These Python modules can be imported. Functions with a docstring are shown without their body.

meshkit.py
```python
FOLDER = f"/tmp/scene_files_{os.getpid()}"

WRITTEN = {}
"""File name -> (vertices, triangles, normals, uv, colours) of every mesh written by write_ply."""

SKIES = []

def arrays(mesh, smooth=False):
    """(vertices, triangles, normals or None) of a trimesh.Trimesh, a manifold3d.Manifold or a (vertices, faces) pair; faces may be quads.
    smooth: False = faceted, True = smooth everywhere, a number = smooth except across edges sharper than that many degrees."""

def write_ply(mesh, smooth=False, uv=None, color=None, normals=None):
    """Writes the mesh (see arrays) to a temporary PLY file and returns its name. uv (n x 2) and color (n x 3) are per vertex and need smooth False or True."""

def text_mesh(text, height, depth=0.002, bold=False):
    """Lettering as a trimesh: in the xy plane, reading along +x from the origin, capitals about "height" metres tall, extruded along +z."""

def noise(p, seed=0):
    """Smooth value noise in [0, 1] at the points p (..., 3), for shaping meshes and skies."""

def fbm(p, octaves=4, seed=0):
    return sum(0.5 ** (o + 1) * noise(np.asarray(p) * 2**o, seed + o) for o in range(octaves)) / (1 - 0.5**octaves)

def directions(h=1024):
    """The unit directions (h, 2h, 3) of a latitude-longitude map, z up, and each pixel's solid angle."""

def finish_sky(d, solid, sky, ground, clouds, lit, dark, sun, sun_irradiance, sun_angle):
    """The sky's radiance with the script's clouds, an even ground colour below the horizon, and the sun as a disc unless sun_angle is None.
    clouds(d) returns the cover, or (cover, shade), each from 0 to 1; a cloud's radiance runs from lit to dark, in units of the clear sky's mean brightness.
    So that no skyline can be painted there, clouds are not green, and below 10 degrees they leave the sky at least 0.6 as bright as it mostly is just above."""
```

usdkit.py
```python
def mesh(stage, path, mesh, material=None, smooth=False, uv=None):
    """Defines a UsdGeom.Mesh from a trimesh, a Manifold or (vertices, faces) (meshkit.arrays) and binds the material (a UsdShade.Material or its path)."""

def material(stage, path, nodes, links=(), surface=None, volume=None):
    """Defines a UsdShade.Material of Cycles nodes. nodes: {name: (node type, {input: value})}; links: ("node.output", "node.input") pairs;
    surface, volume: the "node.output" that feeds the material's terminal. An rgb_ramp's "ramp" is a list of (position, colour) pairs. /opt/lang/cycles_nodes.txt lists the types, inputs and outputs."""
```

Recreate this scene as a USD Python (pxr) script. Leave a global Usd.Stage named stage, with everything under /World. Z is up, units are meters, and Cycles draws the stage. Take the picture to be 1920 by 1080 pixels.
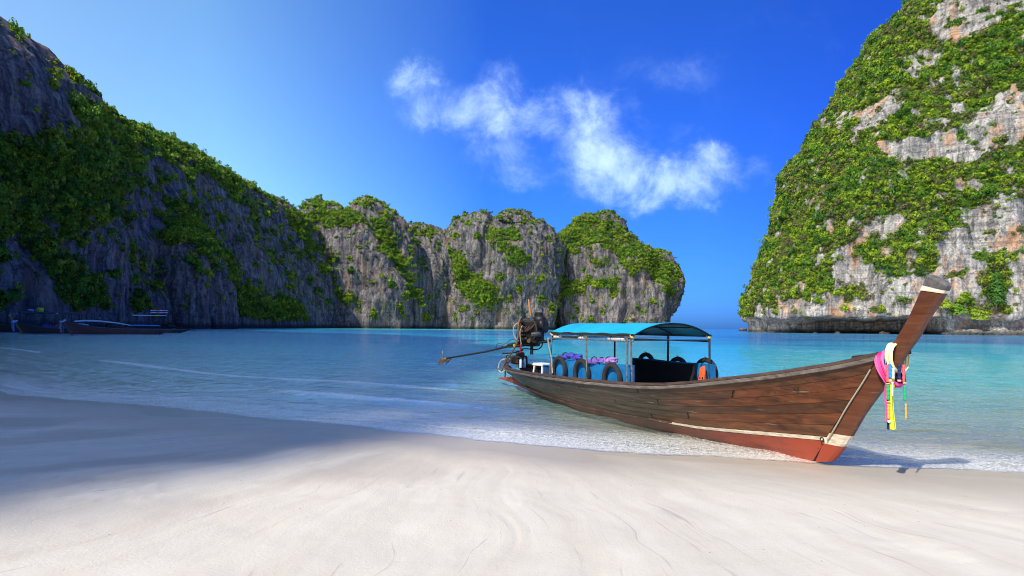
import math
import numpy as np
import trimesh
import usdkit
import meshkit
from pxr import Usd, UsdGeom, UsdLux, UsdShade, Gf, Sdf, Vt

stage = Usd.Stage.CreateInMemory()
UsdGeom.SetStageUpAxis(stage, 'Z')
UsdGeom.SetStageMetersPerUnit(stage, 1.0)
WORLD = UsdGeom.Xform.Define(stage, '/World')
stage.SetDefaultPrim(WORLD.GetPrim())

# ---------------------------------------------------------------- camera
H = 1.7                    # eye above the water
FPX = 1144.0               # focal length in photograph pixels (1920 wide)
ROLL = math.radians(0.52)
CX, CY = 960.0, 614.2      # where the optical axis meets the photograph
AP = 36.0
cam = UsdGeom.Camera.Define(stage, '/World/camera')
cam.CreateHorizontalApertureAttr(AP)
cam.CreateVerticalApertureAttr(AP * 1080 / 1920)
cam.CreateFocalLengthAttr(AP * FPX / 1920)
cam.CreateVerticalApertureOffsetAttr(AP * (CY - 540) / 1920)
cam.CreateClippingRangeAttr(Gf.Vec2f(0.1, 20000))
cam.CreateExposureAttr(1.0)
ca, sa = math.cos(ROLL), math.sin(ROLL)
cam.AddTransformOp().Set(Gf.Matrix4d(ca, 0, sa, 0, -sa, 0, ca, 0, 0, -1, 0, 0, 0, 0, H, 1))

# ---------------------------------------------------------------- sun and sky
SUN_EL = math.radians(47)
SUN_AZ = math.atan2(-0.67, -0.74)          # atan2(x, y) of the direction towards the sun
SUN = np.array([math.cos(SUN_EL) * math.sin(SUN_AZ), math.cos(SUN_EL) * math.cos(SUN_AZ), math.sin(SUN_EL)])
sun = UsdLux.DistantLight.Define(stage, '/World/sun')
sun.CreateIntensityAttr(0.84)
sun.CreateAngleAttr(0.8)
sun.CreateNormalizeAttr(True)
sun.CreateColorAttr(Gf.Vec3f(1.0, 0.92, 0.78))
zax = Gf.Vec3d(*SUN)
xax = Gf.Cross(Gf.Vec3d(0, 0, 1), zax).GetNormalized()
yax = Gf.Cross(zax, xax)
sun.AddTransformOp().Set(Gf.Matrix4d(*xax, 0, *yax, 0, *zax, 0, 0, 0, 200, 1))

SKY_STRENGTH = 0.125
CLOUDS = [  # photograph pixel, half-size, weight
    (780, 140, 46, 40, .9), (842, 196, 75, 42, .85), (925, 204, 52, 62, .95), (940, 282, 62, 48, .62), (965, 336, 70, 26, .55),
    (1011, 219, 62, 32, .8), (1097, 217, 78, 50, 1.0), (1131, 290, 86, 60, 1.1), (1206, 336, 112, 44, 1.1), (1290, 334, 100, 38, 1.1),
    (1330, 303, 46, 34, .9), (1315, 370, 60, 22, .6), (1258, 128, 100, 34, .34), (1120, 130, 70, 34, .22), (1262, 250, 60, 30, .35)]
sn = {'tc': ('texture_coordinate', {}),
      'sky': ('sky_texture', {'sky_type': 'single_scattering', 'sun_disc': False, 'sun_elevation': SUN_EL, 'sun_rotation': SUN_AZ, 'altitude': 0.0,
                              'air_density': 0.9, 'aerosol_density': 1.1, 'ozone_density': 4.0}),
      # the clear sky is brightest on the sun's side and deepest blue away from it
      'gd': ('vector_math', {'math_type': 'dot_product', 'vector2': (-.90, -.30, -.10)}), 'gm': ('map_range', {'from_min': -.7, 'from_max': 1.0, 'clamp': True}),
      'gr': ('rgb_ramp', {'ramp': [(0, (.07, .235, .82)), (.08, (.10, .31, .90)), (.25, (.12, .37, 1.0)), (.36, (.42, .70, 1.08)), (.465, (.82, 1.08, 1.15)), (.6, (1.0, 1.12, 1.1)), (1, (1.0, 1.1, 1.05))]}),
      'tint': ('mix', {'mix_type': 'multiply', 'fac': 1.0}), 'hs': ('hsv', {'saturation': 1.0, 'value': 1.0}),
      'sep': ('separate_xyz', {}), 'ym': ('math', {'math_type': 'maximum', 'value2': 0.08}),
      'gx': ('math', {'math_type': 'divide'}), 'gz': ('math', {'math_type': 'divide'}),
      'g': ('combine_xyz', {'z': 0.0}),
      'wn': ('noise_texture', {'scale': 9.0, 'detail': 8.0, 'roughness': .68}),
      'wc': ('vector_math', {'math_type': 'subtract', 'vector2': (.5, .5, .5)}), 'ws': ('vector_math', {'math_type': 'scale', 'scale': .13}),
      'gw': ('vector_math', {'math_type': 'add'}),
      'n1': ('noise_texture', {'scale': 11.0, 'detail': 10.0, 'roughness': .66, 'distortion': .35}),
      'nm': ('map_range', {'from_min': .25, 'from_max': .75, 'to_min': .12, 'to_max': 1.12, 'clamp': True}),
      'mul': ('math', {'math_type': 'multiply'}),
      'front': ('map_range', {'from_min': .05, 'from_max': .2, 'clamp': True}), 'mul2': ('math', {'math_type': 'multiply'}),
      'den': ('map_range', {'range_type': 'smoothstep', 'from_min': .08, 'from_max': 1.12, 'to_min': 0.0, 'to_max': .62, 'clamp': True}),
      'mix': ('mix', {'mix_type': 'mix', 'color2': (4.4, 5.8, 6.8)}),
      'bg': ('background_shader', {'strength': SKY_STRENGTH})}
sl = [('tc.generated', 'gd.vector1'), ('gd.value', 'gm.value'), ('gm.result', 'gr.fac'), ('gr.color', 'tint.color2'), ('sky.color', 'tint.color1'), ('tint.color', 'hs.color'), ('tc.generated', 'sep.vector'), ('sep.y', 'ym.value1'), ('sep.x', 'gx.value1'), ('ym.value', 'gx.value2'), ('sep.z', 'gz.value1'), ('ym.value', 'gz.value2'),
      ('gx.value', 'g.x'), ('gz.value', 'g.y'), ('g.vector', 'wn.vector'), ('wn.color', 'wc.vector1'), ('wc.vector', 'ws.vector1'), ('g.vector', 'gw.vector1'), ('ws.vector', 'gw.vector2'), ('g.vector', 'n1.vector'),
      ('n1.fac', 'nm.value')]
prev = None
for k, (px, py, hw, hh, w) in enumerate(CLOUDS):
    c = ((px - CX) / FPX, (CY + .009 * (px - CX) - py) / FPX)
    s = (FPX / hw, FPX / hh, 1.0)
    sn[f's{k}'] = ('vector_math', {'math_type': 'multiply', 'vector2': s})
    sn[f'd{k}'] = ('vector_math', {'math_type': 'distance', 'vector2': (c[0] * s[0], c[1] * s[1], 0)})
    sn[f'm{k}'] = ('map_range', {'range_type': 'smoothstep', 'from_min': 1.95, 'from_max': .1, 'to_min': 0.0, 'to_max': w, 'clamp': True})
    sl += [('gw.vector', f's{k}.vector1'), (f's{k}.vector', f'd{k}.vector1'), (f'd{k}.value', f'm{k}.value')]
    if prev:
        sn[f'a{k}'] = ('math', {'math_type': 'smoothmax', 'value3': .25})
        sl += [(prev, f'a{k}.value1'), (f'm{k}.result', f'a{k}.value2')]
        prev = f'a{k}.value'
    else:
        prev = f'm{k}.result'
sl += [(prev, 'mul.value1'), ('nm.result', 'mul.value2'), ('sep.y', 'front.value'), ('mul.value', 'mul2.value1'), ('front.result', 'mul2.value2'), ('mul2.value', 'den.value'),
       ('den.result', 'mix.fac'), ('hs.color', 'mix.color1'), ('mix.color', 'bg.color')]
skymat = usdkit.material(stage, '/World/Looks/sky_air', sn, sl, surface='bg.background')
dome = UsdLux.DomeLight.Define(stage, '/World/sky')
dome.CreateIntensityAttr(1.0)
UsdShade.MaterialBindingAPI.Apply(dome.GetPrim()).Bind(skymat)
dome.GetPrim().SetCustomDataByKey('kind', 'structure')

# ---------------------------------------------------------------- helpers
def hz(px):
    return CY + math.tan(ROLL) * (np.asarray(px, float) - CX)

def project(P):
    P = np.asarray(P, float)
    x, y, z = P[..., 0], P[..., 1], P[..., 2] - H
    y = np.where(np.abs(y) < 1e-6, 1e-6, y)
    return CX + FPX * (x * ca + z * sa) / y, CY - FPX * (-x * sa + z * ca) / y

def unp(px, py, Y):
    a, b = (px - CX) / FPX, -(py - CY) / FPX
    return np.array([Y * (a * ca - b * sa), Y, H + Y * (a * sa + b * ca)])

_used = {}
def numbered(parent, name):
    key = (parent, name)
    n = _used.get(key, 0)
    _used[key] = n + 1
    return f'{parent}/{name}' + (f'_{n:03d}' if n else '')

def put(prim, label=None, cat=None, group=None, kind=None):
    for k, v in (('label', label), ('category', cat), ('group', group), ('kind', kind)):
        if v:
            prim.SetCustomDataByKey(k, v)
    return prim

def path_of(p):
    return '/World' if p is None else (str(p.GetPath()) if hasattr(p, 'GetPath') else p)

def thing(name, label, cat, loc=(0, 0, 0), rotz=0.0, group=None, scale=None):
    x = UsdGeom.Xform.Define(stage, numbered('/World', name))
    x.AddTranslateOp().Set(Gf.Vec3d(*map(float, loc)))
    x.AddRotateZOp().Set(math.degrees(rotz))
    if scale:
        x.AddScaleOp().Set(Gf.Vec3f(scale, scale, scale))
    return put(x.GetPrim(), label, cat, group)

def obj(name, mesh, mat, parent=None, smooth=35, label=None, cat=None, group=None, kind=None):
    if isinstance(mesh, list):
        mesh = trimesh.util.concatenate(mesh)
    m = usdkit.mesh(stage, numbered(path_of(parent), name), mesh, mat, smooth=smooth)
    return put(m.GetPrim(), label, cat, group, kind)

def copy_of(root, name, loc, rotz, label, cat, group=None, scale=1.0, tilt=0.0):
    x = UsdGeom.Xform.Define(stage, numbered('/World', name))
    x.AddTranslateOp().Set(Gf.Vec3d(*map(float, loc)))
    x.AddRotateZOp().Set(math.degrees(rotz))
    if tilt:
        x.AddRotateXOp().Set(math.degrees(tilt))
    x.AddScaleOp().Set(Gf.Vec3f(scale, scale, scale))
    p = x.GetPrim()
    p.GetReferences().AddInternalReference(root.GetPath() if hasattr(root, 'GetPath') else root)
    p.SetInstanceable(True)
    return put(p, label, cat, group)

def grid_faces(n, m, wrap=False):
    i, j = np.meshgrid(np.arange(n - 1), np.arange(m if wrap else m - 1), indexing='ij')
    j2 = (j + 1) % m
    q = np.stack([i * m + j, i * m + j2, (i + 1) * m + j2, (i + 1) * m + j], -1).reshape(-1, 4)
    return np.vstack([q[:, [0, 1, 2]], q[:, [0, 2, 3]]])

def tri(v, f):
    return trimesh.Trimesh(np.asarray(v, float).reshape(-1, 3), np.asarray(f), process=False)

def sheet(P, flip=False):
    n, m = P.shape[:2]
    f = grid_faces(n, m)
    return tri(P, f[:, ::-1] if flip else f)

def slab(P, thick, dirn=None):
    """A grid of points given a thickness: a closed panel."""
    n, m = P.shape[:2]
    N = grid_normals(P) if dirn is None else np.broadcast_to(dirn, P.shape)
    A, B = P + N * thick / 2, P - N * thick / 2
    f = grid_faces(n, m)
    k = n * m
    idx = np.arange(k).reshape(n, m)
    rim = np.concatenate([idx[0, :], idx[1:, -1], idx[-1, -2::-1], idx[-2:0:-1, 0]])
    r2 = np.roll(rim, -1)
    side = np.vstack([np.stack([rim, rim + k, r2 + k], 1), np.stack([rim, r2 + k, r2], 1)])
    t = tri(np.vstack([A.reshape(-1, 3), B.reshape(-1, 3)]), np.vstack([f, f[:, ::-1] + k, side]))
    t.fix_normals()
    return t

def grid_normals(P, wrap=False):
    if wrap:
        du = np.roll(P, -1, 1) - np.roll(P, 1, 1)
    else:
        du = np.gradient(P, axis=1)
    dv = np.gradient(P, axis=0)
    N = np.cross(dv, du)
    return N / np.maximum(np.linalg.norm(N, axis=-1, keepdims=True), 1e-9)

def tube(points, radii, sides=8, caps=True):
    p = np.asarray(points, float)
    if len(p) == 2:
        p = np.array([p[0], (p[0] + p[1]) / 2, p[1]])
    r = np.interp(np.linspace(0, 1, len(p)), np.linspace(0, 1, np.size(radii)), np.atleast_1d(radii))
    t = np.gradient(p, axis=0)
    t /= np.linalg.norm(t, axis=1, keepdims=True) + 1e-12
    a = np.cross(t[0], [0, 0, 1.0] if abs(t[0][2]) < .9 else [1.0, 0, 0])
    A = []
    for k in range(len(p)):
        a = a - t[k] * (a @ t[k])
        a /= np.linalg.norm(a) + 1e-12
        A.append(a)
    A = np.array(A)
    B = np.cross(t, A)
    ang = np.arange(sides) * 2 * np.pi / sides
    v = p[:, None] + r[:, None, None] * (np.cos(ang)[None, :, None] * A[:, None] + np.sin(ang)[None, :, None] * B[:, None])
    f = grid_faces(len(p), sides, True)
    v = v.reshape(-1, 3)
    if caps:
        n = len(v)
        v = np.vstack([v, p[0], p[-1]])
        k = np.arange(sides)
        k2 = (k + 1) % sides
        o = (len(p) - 1) * sides
        f = np.vstack([f, np.stack([np.full(sides, n), k2, k], 1), np.stack([np.full(sides, n + 1), o + k, o + k2], 1)])
    t = tri(v, f)
    t.fix_normals()
    return t

def curve(pts, n=24):
    """A smooth line through points."""
    p = np.asarray(pts, float)
    from scipy.interpolate import CubicSpline
    s = np.concatenate([[0], np.cumsum(np.linalg.norm(np.diff(p, axis=0), axis=1))])
    return CubicSpline(s, p)(np.linspace(0, s[-1], n))

def bbox(size, at=(0, 0, 0), bevel=.01, rot=None):
    """A box with chamfered edges."""
    h = np.array(size, float) / 2
    b = min(bevel, h.min() * .6)
    pts = []
    for sx in (-1, 1):
        for sy in (-1, 1):
            for sz in (-1, 1):
                s = np.array([sx, sy, sz])
                for k in range(3):
                    q = h - b
                    q[k] = h[k]
                    pts.append(s * q)
    m = trimesh.convex.convex_hull(np.array(pts))
    if rot is not None:
        m.apply_transform(trimesh.transformations.euler_matrix(*rot))
    m.apply_translation(at)
    return m

def cyl(a, b, r, sides=14):
    return tube([a, b], r, sides)

def torus(R, r, n=28, k=10, axis=None, at=(0, 0, 0), squash=1.0):
    a, b = np.meshgrid(np.arange(n) * 2 * np.pi / n, np.arange(k) * 2 * np.pi / k, indexing='ij')
    v = np.stack([(R + r * np.cos(b)) * np.cos(a), (R + r * np.cos(b)) * np.sin(a), squash * r * np.sin(b)], -1)
    i, j = np.meshgrid(np.arange(n), np.arange(k), indexing='ij')
    q = np.stack([i * k + j, ((i + 1) % n) * k + j, ((i + 1) % n) * k + (j + 1) % k, i * k + (j + 1) % k], -1).reshape(-1, 4)
    m = tri(v.reshape(-1, 3), np.vstack([q[:, [0, 1, 2]], q[:, [0, 2, 3]]]))
    if axis is not None:
        m.apply_transform(trimesh.geometry.align_vectors([0, 0, 1], axis))
    m.apply_translation(at)
    return m

def ball(r, at=(0, 0, 0), sub=2, sc=(1, 1, 1)):
    m = trimesh.creation.icosphere(sub, r)
    m.apply_scale(sc)
    m.apply_translation(at)
    return m

nz, fbm = meshkit.noise, meshkit.fbm
def ridged(p, octaves=3, seed=0):
    return sum(.5 ** (o + 1) * (1 - np.abs(2 * nz(np.asarray(p) * 2 ** o, seed + o) - 1)) for o in range(octaves)) / (1 - .5 ** octaves)

def in_poly(px, py, poly):
    p = np.asarray(poly, float)
    out = np.zeros(np.shape(px), bool)
    for k in range(len(p)):
        (x0, y0), (x1, y1) = p[k - 1], p[k]
        c = ((y0 > py) != (y1 > py)) & (px < (x1 - x0) * (py - y0) / ((y1 - y0) if y1 != y0 else 1e-9) + x0)
        out ^= c
    return out

def sstep(x, a, b):
    t = np.clip((x - a) / (b - a), 0, 1)
    return t * t * (3 - 2 * t)

def primvar(prim, name, values):
    UsdGeom.PrimvarsAPI(prim).CreatePrimvar(name, Sdf.ValueTypeNames.FloatArray, 'vertex').Set(Vt.FloatArray.FromNumpy(np.asarray(values, np.float32).ravel()))

# ---------------------------------------------------------------- materials
def mat(name, nodes, links, surface):
    return usdkit.material(stage, '/World/Looks/' + name, nodes, links, surface=surface)

def plain(name, col, rough=.6, metal=0.0, var=.25, scale=6.0, bump=.0, spec=.4, stretch=(1, 1, 1), col2=None, bscale=None, sheen=0.0, transl=None):
    """One colour with broken-up tone and fine relief."""
    c2 = col2 or tuple(max(0, c * (1 - var)) for c in col)
    c1 = tuple(min(1, c * (1 + var * .6)) for c in col) if col2 is None else col
    n = {'tc': ('texture_coordinate', {}), 'mp': ('mapping', {'scale': stretch}), 'n': ('noise_texture', {'scale': scale, 'detail': 5.0, 'roughness': .6}),
         'r': ('rgb_ramp', {'ramp': [(.3, c2), (.7, c1)]}), 'rr': ('map_range', {'from_min': .3, 'from_max': .7, 'to_min': max(.03, rough - .12), 'to_max': min(1, rough + .12)}),
         'p': ('principled_bsdf', {'metallic': metal, 'specular_ior_level': spec, 'sheen_weight': sheen})}
    l = [('tc.object', 'mp.vector'), ('mp.vector', 'n.vector'), ('n.fac', 'r.fac'), ('r.color', 'p.base_color'), ('n.fac', 'rr.value'), ('rr.result', 'p.roughness')]
    if bump:
        n['n2'] = ('noise_texture', {'scale': bscale or scale * 5, 'detail': 4.0})
        n['b'] = ('bump', {'strength': .6, 'distance': bump})
        l += [('mp.vector', 'n2.vector'), ('n2.fac', 'b.height'), ('b.normal', 'p.normal')]
    s = 'p.BSDF'
    if transl:
        n['t'] = ('translucent_bsdf', {'color': transl})
        n['mx'] = ('mix_closure', {'fac': .35})
        l += [('p.BSDF', 'mx.closure1'), ('t.BSDF', 'mx.closure2')]
        s = 'mx.closure'
    return mat(name, n, l, s)
# ---------------------------------------------------------------- the shore: plan of the waterline, beach, sea
SHORE = np.array([(-400, 160), (-140, 96), (-70, 58), (-40, 38), (-22, 22.5), (-11.9, 14.4), (-8.1, 13.0), (-4.76, 11.2), (-2.55, 10.3), (-.6, 9.3), (.3, 8.9), (1.29, 8.45), (3.1, 7.9), (4.92, 7.5), (6.1, 7.25),
                  (10, 6.2), (20, 2.5), (45, -9), (90, -34), (300, -160)], float)
_d = np.concatenate([[0], np.cumsum(np.linalg.norm(np.diff(SHORE, axis=0), axis=1))])

def shore_distance(x, y):
    """Metres from the waterline, positive on the water's side."""
    p = np.stack([x, y], -1).reshape(-1, 2)
    best = np.full(len(p), 1e18)
    sg = np.ones(len(p))
    for a, b in zip(SHORE[:-1], SHORE[1:]):
        ab = b - a
        t = np.clip(((p - a) @ ab) / (ab @ ab), 0, 1)
        q = a + t[:, None] * ab
        d2 = ((p - q) ** 2).sum(1)
        c = ab[0] * (p[:, 1] - a[1]) - ab[1] * (p[:, 0] - a[0])
        m = d2 < best
        best[m] = d2[m]
        sg[m] = np.where(c[m] >= 0, 1, -1)
    return (np.sqrt(best) * sg).reshape(np.shape(x))

def swash(x, y):
    """The edge of the last wave wanders in lobes."""
    return 0.32 * (fbm(np.stack([x * .55, y * .55, x * 0], -1), 3, 5) - .5) + .12 * (fbm(np.stack([x * 2.2, y * 2.2, x * 0], -1), 2, 9) - .5)

def sea_depth(sd, x, y):
    d = np.where(sd < 9, .038 * sd, .342 + .05 * (sd - 9))
    d = np.where(sd > 40, 1.89 + .035 * (sd - 40), d)
    d = np.minimum(d, 4.5)
    # pale shallows before the far cliffs and before the right headland
    far = sstep(y, 250, 400) * sstep(60 - x, 0, 60)
    d = d * (1 - far) + np.minimum(d, .8) * far
    out = sstep(y, 430, 900) * sstep(x, 0, 150)
    return d + 5 * out

STREAK = np.array([-.4, 12.6])
def streak_coords(x, y):
    dx, dy = x - STREAK[0], y - STREAK[1]
    r = np.hypot(dx, dy)
    ang = np.arctan2(dx, -dy)
    ang = ang + .09 * (fbm(np.stack([x * .35, y * .35, x * 0], -1), 3, 3) - .5) + .03 * (fbm(np.stack([x * 1.6, y * 1.6, x * 0], -1), 2, 4) - .5)
    return ang, r

def ground_z(x, y, fine=True):
    sd = shore_distance(x, y)
    land = np.minimum(-sd, 40)
    z = np.where(sd < 0, .042 * land + .0006 * np.maximum(land - 6, 0) ** 2, -sea_depth(sd, x, y))
    if fine:
        s = sd + swash(x, y)
        z = np.where((sd > -2) & (sd < 2), z + .042 * (sd - s), z)
        near = np.clip(1 - np.hypot(x, y) / 40, 0, 1)
        ang, r = streak_coords(x, y)
        cols = np.stack([ang * 13, r * .22, ang * 0], -1)
        rill = ridged(cols, 3, 21)
        rill2 = ridged(np.stack([ang * 34, r * .5, ang * 0], -1), 2, 33)
        gate = sstep(fbm(np.stack([x * .4, y * .4, x * 0], -1), 3, 44), .42, .66)
        dry = sstep(-sd, .3, 2.0)
        z = z + near * dry * (-.009 * (rill - .5) - gate * .015 * sstep(rill2, .72, .97)) + near * dry * .05 * (fbm(np.stack([x * .8, y * .8, x * 0], -1), 4, 7) - .5) \
            + near * .004 * (fbm(np.stack([x * 9, y * 9, x * 0], -1), 2, 8) - .5)
        # scuffed, trodden sand close to the camera
        foot = sstep(fbm(np.stack([x * 1.1, y * 1.1, x * 0], -1), 2, 61), .5, .72) * sstep(-sd, 2.2, 4.2)
        z = z + near * foot * .035 * (ridged(np.stack([x * 3.2, y * 3.2, x * 0], -1), 3, 71) - .5)
    return z

def radial(r0, r1, near_ratio, r_mid, far_ratio, half, n_front, n_back):
    r = [r0]
    while r[-1] < r1:
        r.append(r[-1] * (near_ratio if r[-1] < r_mid else far_ratio))
    r = np.array(r)
    a = np.concatenate([np.linspace(-half, half, n_front), np.linspace(half, 2 * math.pi - half, n_back + 2)[1:-1]])
    R, A = np.meshgrid(r, a, indexing='ij')
    return R * np.sin(A), R * np.cos(A)

x, y = radial(.9, 9000, 1.0085, 32, 1.06, math.radians(50), 520, 44)
z = ground_z(x, y)
P = np.stack([x, y, z], -1)
f = grid_faces(x.shape[0], x.shape[1], True)
v = np.vstack([P.reshape(-1, 3), [[0, 0, float(ground_z(np.array([0.0]), np.array([0.0]))[0])]]])
m_ = x.shape[1]
f = np.vstack([f, np.stack([np.full(m_, len(v) - 1), np.roll(np.arange(m_), -1), np.arange(m_)], 1)])
beach_mesh = tri(v, f[:, ::-1])
sdv = shore_distance(v[:, 0], v[:, 1])
angv, radv = streak_coords(v[:, 0], v[:, 1])
wet = sstep(sdv, -2.9, -.4)
wn = fbm(np.stack([angv * 5, radv * .35, angv * 0], -1), 4, 91)
wet = np.clip(np.maximum(wet * (.55 + .9 * wn), sstep(sdv, -.75, -.25)), 0, 1)
wet = np.maximum(wet, sstep(wn, .50, .66) * sstep(sdv, -7, -2.5) * sstep(-v[:, 0], -1.5, 3.0) * .85)
SAND = mat('sand', {
    'a': ('attribute', {'attribute': 'streak_angle'}), 'r': ('attribute', {'attribute': 'streak_radius'}), 'w': ('attribute', {'attribute': 'wet'}),
    'am': ('math', {'math_type': 'multiply', 'value2': 30.0}), 'rm': ('math', {'math_type': 'multiply', 'value2': .45}), 'c': ('combine_xyz', {}),
    'n': ('noise_texture', {'scale': 1.0, 'detail': 6.0, 'roughness': .62}), 'nr': ('map_range', {'from_min': .34, 'from_max': .62, 'clamp': True}),
    'g': ('geometry', {}), 'n2': ('noise_texture', {'scale': 320.0, 'detail': 2.0}), 'n3': ('noise_texture', {'scale': 2.2, 'detail': 4.0}), 'vo': ('voronoi_texture', {'scale': 5.5, 'randomness': 1.0}),
    'spk': ('map_range', {'from_min': .028, 'from_max': .05, 'to_min': 1.0, 'to_max': 0.0, 'clamp': True}),
    'dry': ('mix', {'color1': (.50, .46, .395), 'color2': (.55, .515, .45)}), 'dry2': ('mix', {'mix_type': 'multiply', 'fac': .35}),
    'pr': ('rgb_ramp', {'ramp': [(.3, (.82, .81, .80)), (.7, (1, 1, 1))]}),
    'wetc': ('mix', {'color2': (.375, .33, .275)}), 'deb': ('mix', {'color2': (.16, .11, .08)}), 'am2': ('math', {'math_type': 'multiply', 'value2': 110.0}), 'rm2': ('math', {'math_type': 'multiply', 'value2': .55}), 'c2': ('combine_xyz', {'z': 3.0}), 'nl': ('noise_texture', {'scale': 1.0, 'detail': 4.0, 'roughness': .7, 'distortion': .6}), 'nlr': ('map_range', {'from_min': .61, 'from_max': .68, 'to_min': 0.0, 'to_max': .55, 'clamp': True}), 'lin': ('mix', {'color2': (.30, .27, .245)}),
    'ro': ('map_range', {'from_min': .35, 'from_max': 1.0, 'to_min': .92, 'to_max': .30}), 'n4': ('noise_texture', {'scale': 38.0, 'detail': 5.0, 'roughness': .7}), 'b0': ('bump', {'strength': .5, 'distance': .010}), 'b': ('bump', {'strength': .4, 'distance': .004}),
    'p': ('principled_bsdf', {'specular_ior_level': .3})},
    [('g.position', 'n4.vector'), ('n4.fac', 'b0.height'), ('b0.normal', 'b.normal'), ('a.fac', 'am.value1'), ('r.fac', 'rm.value1'), ('am.value', 'c.x'), ('rm.value', 'c.y'), ('c.vector', 'n.vector'), ('n.fac', 'nr.value'), ('nr.result', 'dry.fac'), ('g.position', 'n2.vector'), ('g.position', 'n3.vector'), ('g.position', 'vo.vector'),
     ('dry.color', 'lin.color1'), ('lin.color', 'dry2.color1'), ('a.fac', 'am2.value1'), ('r.fac', 'rm2.value1'), ('am2.value', 'c2.x'), ('rm2.value', 'c2.y'), ('c2.vector', 'nl.vector'), ('nl.fac', 'nlr.value'), ('nlr.result', 'lin.fac'), ('n3.fac', 'pr.fac'), ('pr.color', 'dry2.color2'), ('dry2.color', 'wetc.color1'), ('w.fac', 'wetc.fac'), ('w.fac', 'ro.value'), ('vo.distance', 'spk.value'), ('spk.result', 'deb.fac'), ('wetc.color', 'deb.color1'),
     ('n2.fac', 'b.height'), ('b.normal', 'p.normal'), ('deb.color', 'p.base_color'), ('ro.result', 'p.roughness')], 'p.BSDF')
beach = obj('sand_beach', beach_mesh, SAND, smooth=True, label='white sand beach sloping under the turquoise water', kind='structure')
primvar(beach, 'streak_angle', angv)
primvar(beach, 'streak_radius', radv)
primvar(beach, 'wet', wet)

# ---- the sea: one sheet, its small waves running in to the shore
x, y = radial(5.0, 9500, 1.0075, 60, 1.03, math.radians(53), 760, 40)
sd = shore_distance(x, y)
r = np.hypot(x, y)
dep = sea_depth(np.maximum(sd, 0), x, y)
wx = x + 1.6 * (fbm(np.stack([x * .25, y * .25, x * 0], -1), 2, 12) - .5)
ph = sd + .9 * (fbm(np.stack([x * .4, y * .4, x * 0], -1), 3, 15) - .5)
amp = sstep(sd, .0, 3.0) * np.clip(1.2 - r / 90, 0, 1)
z = amp * (.011 * np.sin(ph * 2 * math.pi / .62 + 1.5 * nz(np.stack([x, y, x * 0], -1) * .9, 2)) + .016 * np.sin(ph * 2 * math.pi / 1.45) + .022 * (fbm(np.stack([x * 1.7, y * 2.6, x * 0], -1), 3, 17) - .5))
left = sstep(-x, -2.0, 5.0)
# low breaking wavelets, strongest on the left
brk = np.zeros_like(sd)
for c0, h0, w0, l0 in ((3.3, .07, .34, 1.0), (6.1, .05, .4, .8), (.75, .025, .2, .25)):
    wob = c0 + .7 * (fbm(np.stack([x * .22, y * .22, x * 0 + c0], -1), 3, 25) - .5)
    on = sstep(fbm(np.stack([x * .16, y * .16, x * 0 + c0 * 3], -1), 2, 29), .33, .52)
    k = np.exp(-((sd - wob) / w0) ** 2) * on * ((1 - l0) + l0 * left)
    z = z + h0 * k
    brk = np.maximum(brk, np.exp(-((sd - wob + .12) / (w0 * .62)) ** 2) * on * ((1 - l0) + l0 * left))
foam = brk * .95
lace = sstep(sd + swash(x, y), -.04, .10) * (1 - sstep(sd, .5, 2.9 + 1.8 * nz(np.stack([x * .35, y * .35, x * 0], -1), 6)))
foam = np.maximum(foam, lace * .68)
P = np.stack([x, y, z * sstep(sd, -.2, .5)], -1)
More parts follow.
